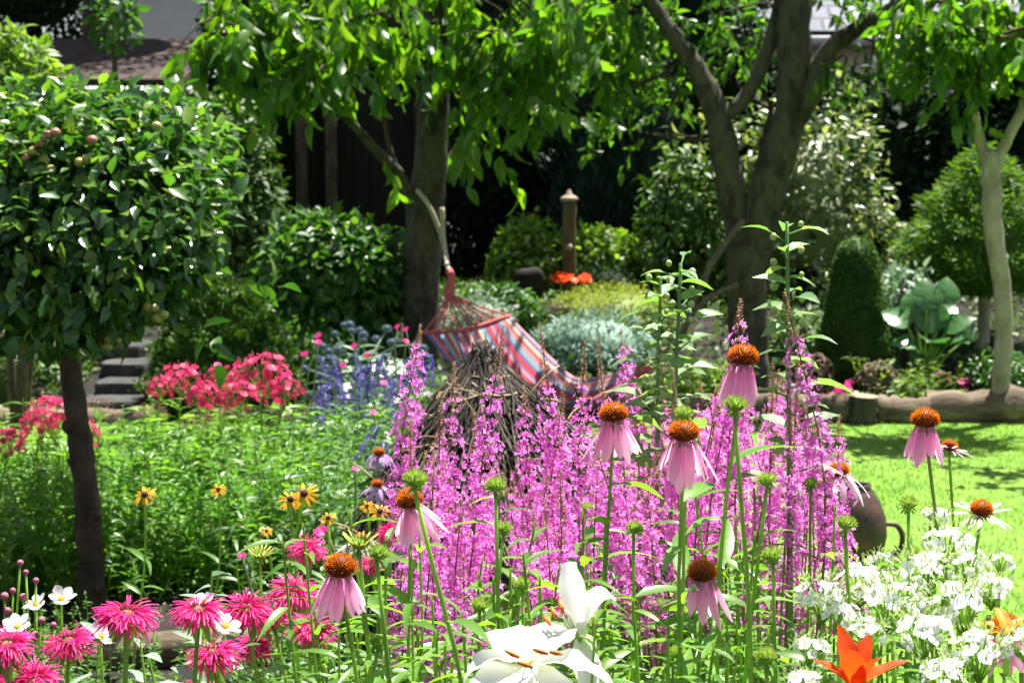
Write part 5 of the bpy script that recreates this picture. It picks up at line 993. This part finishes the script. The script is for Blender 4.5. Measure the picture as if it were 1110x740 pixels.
F = [clump('silver_clump', '', 'plant', 'silver_leaf', 8, .82, .16, 16, .07, leaf_tpl(4, .4, .35, .3), 1040+k, .3, 1., .08) for k in range(2)]
strew(F, grid(fx(90), fx(400), 2.2, 3.0, 8, 11), (.9, 1.04), 10, 'pale silvery leaved plant low under the bee balm', 'silver leaved plants')
H = [clump('leafy_perennial', '', 'plant', 'bush_leaf', 9, .7, .18, 14, .11, LANCE, 1050+k, .2, 1., .1) for k in range(3)]
strew(H, grid(fx(330), fx(470), 5.4, 8.6, 34, 12), (.62, .95), 11, 'dark leaved perennial below the violet spikes left of the straw cone', 'leafy perennials along the front')
J = [clump('leafy_perennial', '', 'plant', 'loose_leaf', 9, .8, .16, 16, .08, LANCE, 1060+k, .1, 1., .08) for k in range(2)]
strew(J, grid(fx(425), fx(905), 2.7, 3.9, 40, 13), (.75, 1.0), 12, 'leafy loosestrife shoot without flowers low inside the clump', 'loosestrife foliage')
K = [clump('leafy_perennial', '', 'plant', 'bright_leaf', 8, .3, .12, 16, .07, LANCE, 1070+k, .1, 1., .06) for k in range(2)]
strew(K, [(W(x, 430, Y)[0], Y) for x, Y in [(965, 11.6), (985, 11.5), (1000, 11.6), (750, 11.5), (775, 11.4), (690, 11.6), (720, 11.5), (1010, 11.5)]], (.8, 1.2), 13,
      ['fresh green plant behind the short grey log', 'fresh green plant under the bluish hosta', 'fresh green plant between hosta and log', 'yellow green plant left of the forked trunk', 'yellow green plant at the foot of the forked trunk', 'green plant below the hammock end rope', 'green plant between hammock end and forked trunk', 'fresh green plant left of the slim trunk'], 'fresh green plants behind the logs')
g = np.random.default_rng(44); n = 16000; bx = g.uniform(-5.5, 5.5, n); by = g.uniform(11.3, 15.6, n); m = MB(); ok = ~((np.abs(bx-W(135, 420, 12)[0]) < .24) & (by < 13)); bx, by = bx[ok], by[ok]; n = len(bx)
m.inst(DIA, np.stack([bx, by, gz(bx, by)+g.uniform(.01, .07, n)], -1), frames(rdir(g, n)+.2*UP, UP[None]+.5*rdir(g, n)), g.uniform(.04, .09, n)); tag(m.build('ground_cover', M['yew_leaf']), 'low dark green ground cover on the bank behind the logs', 'ground cover', kind='stuff')
# soil of the planted beds
m = MB(); g = np.random.default_rng(2)
def bed(name, pts, z):
    m = MB(); n = len(pts); c = np.mean(pts, 0); m.add([(x, y, z) for x, y in pts]+[(c[0], c[1], z+.004)], None, [(n, i, (i+1) % n) for i in range(n)]); tag(m.build(name, M['soil']), kind='structure')
bed('flower_bed', [(-4, .4), (2, .4), (2.3, 3), (1.3, 4.3), (.9, 5.6), (-.2, 6.2), (-.5, 8.9), (-2.2, 7.8), (-4, 7.4)], .05)
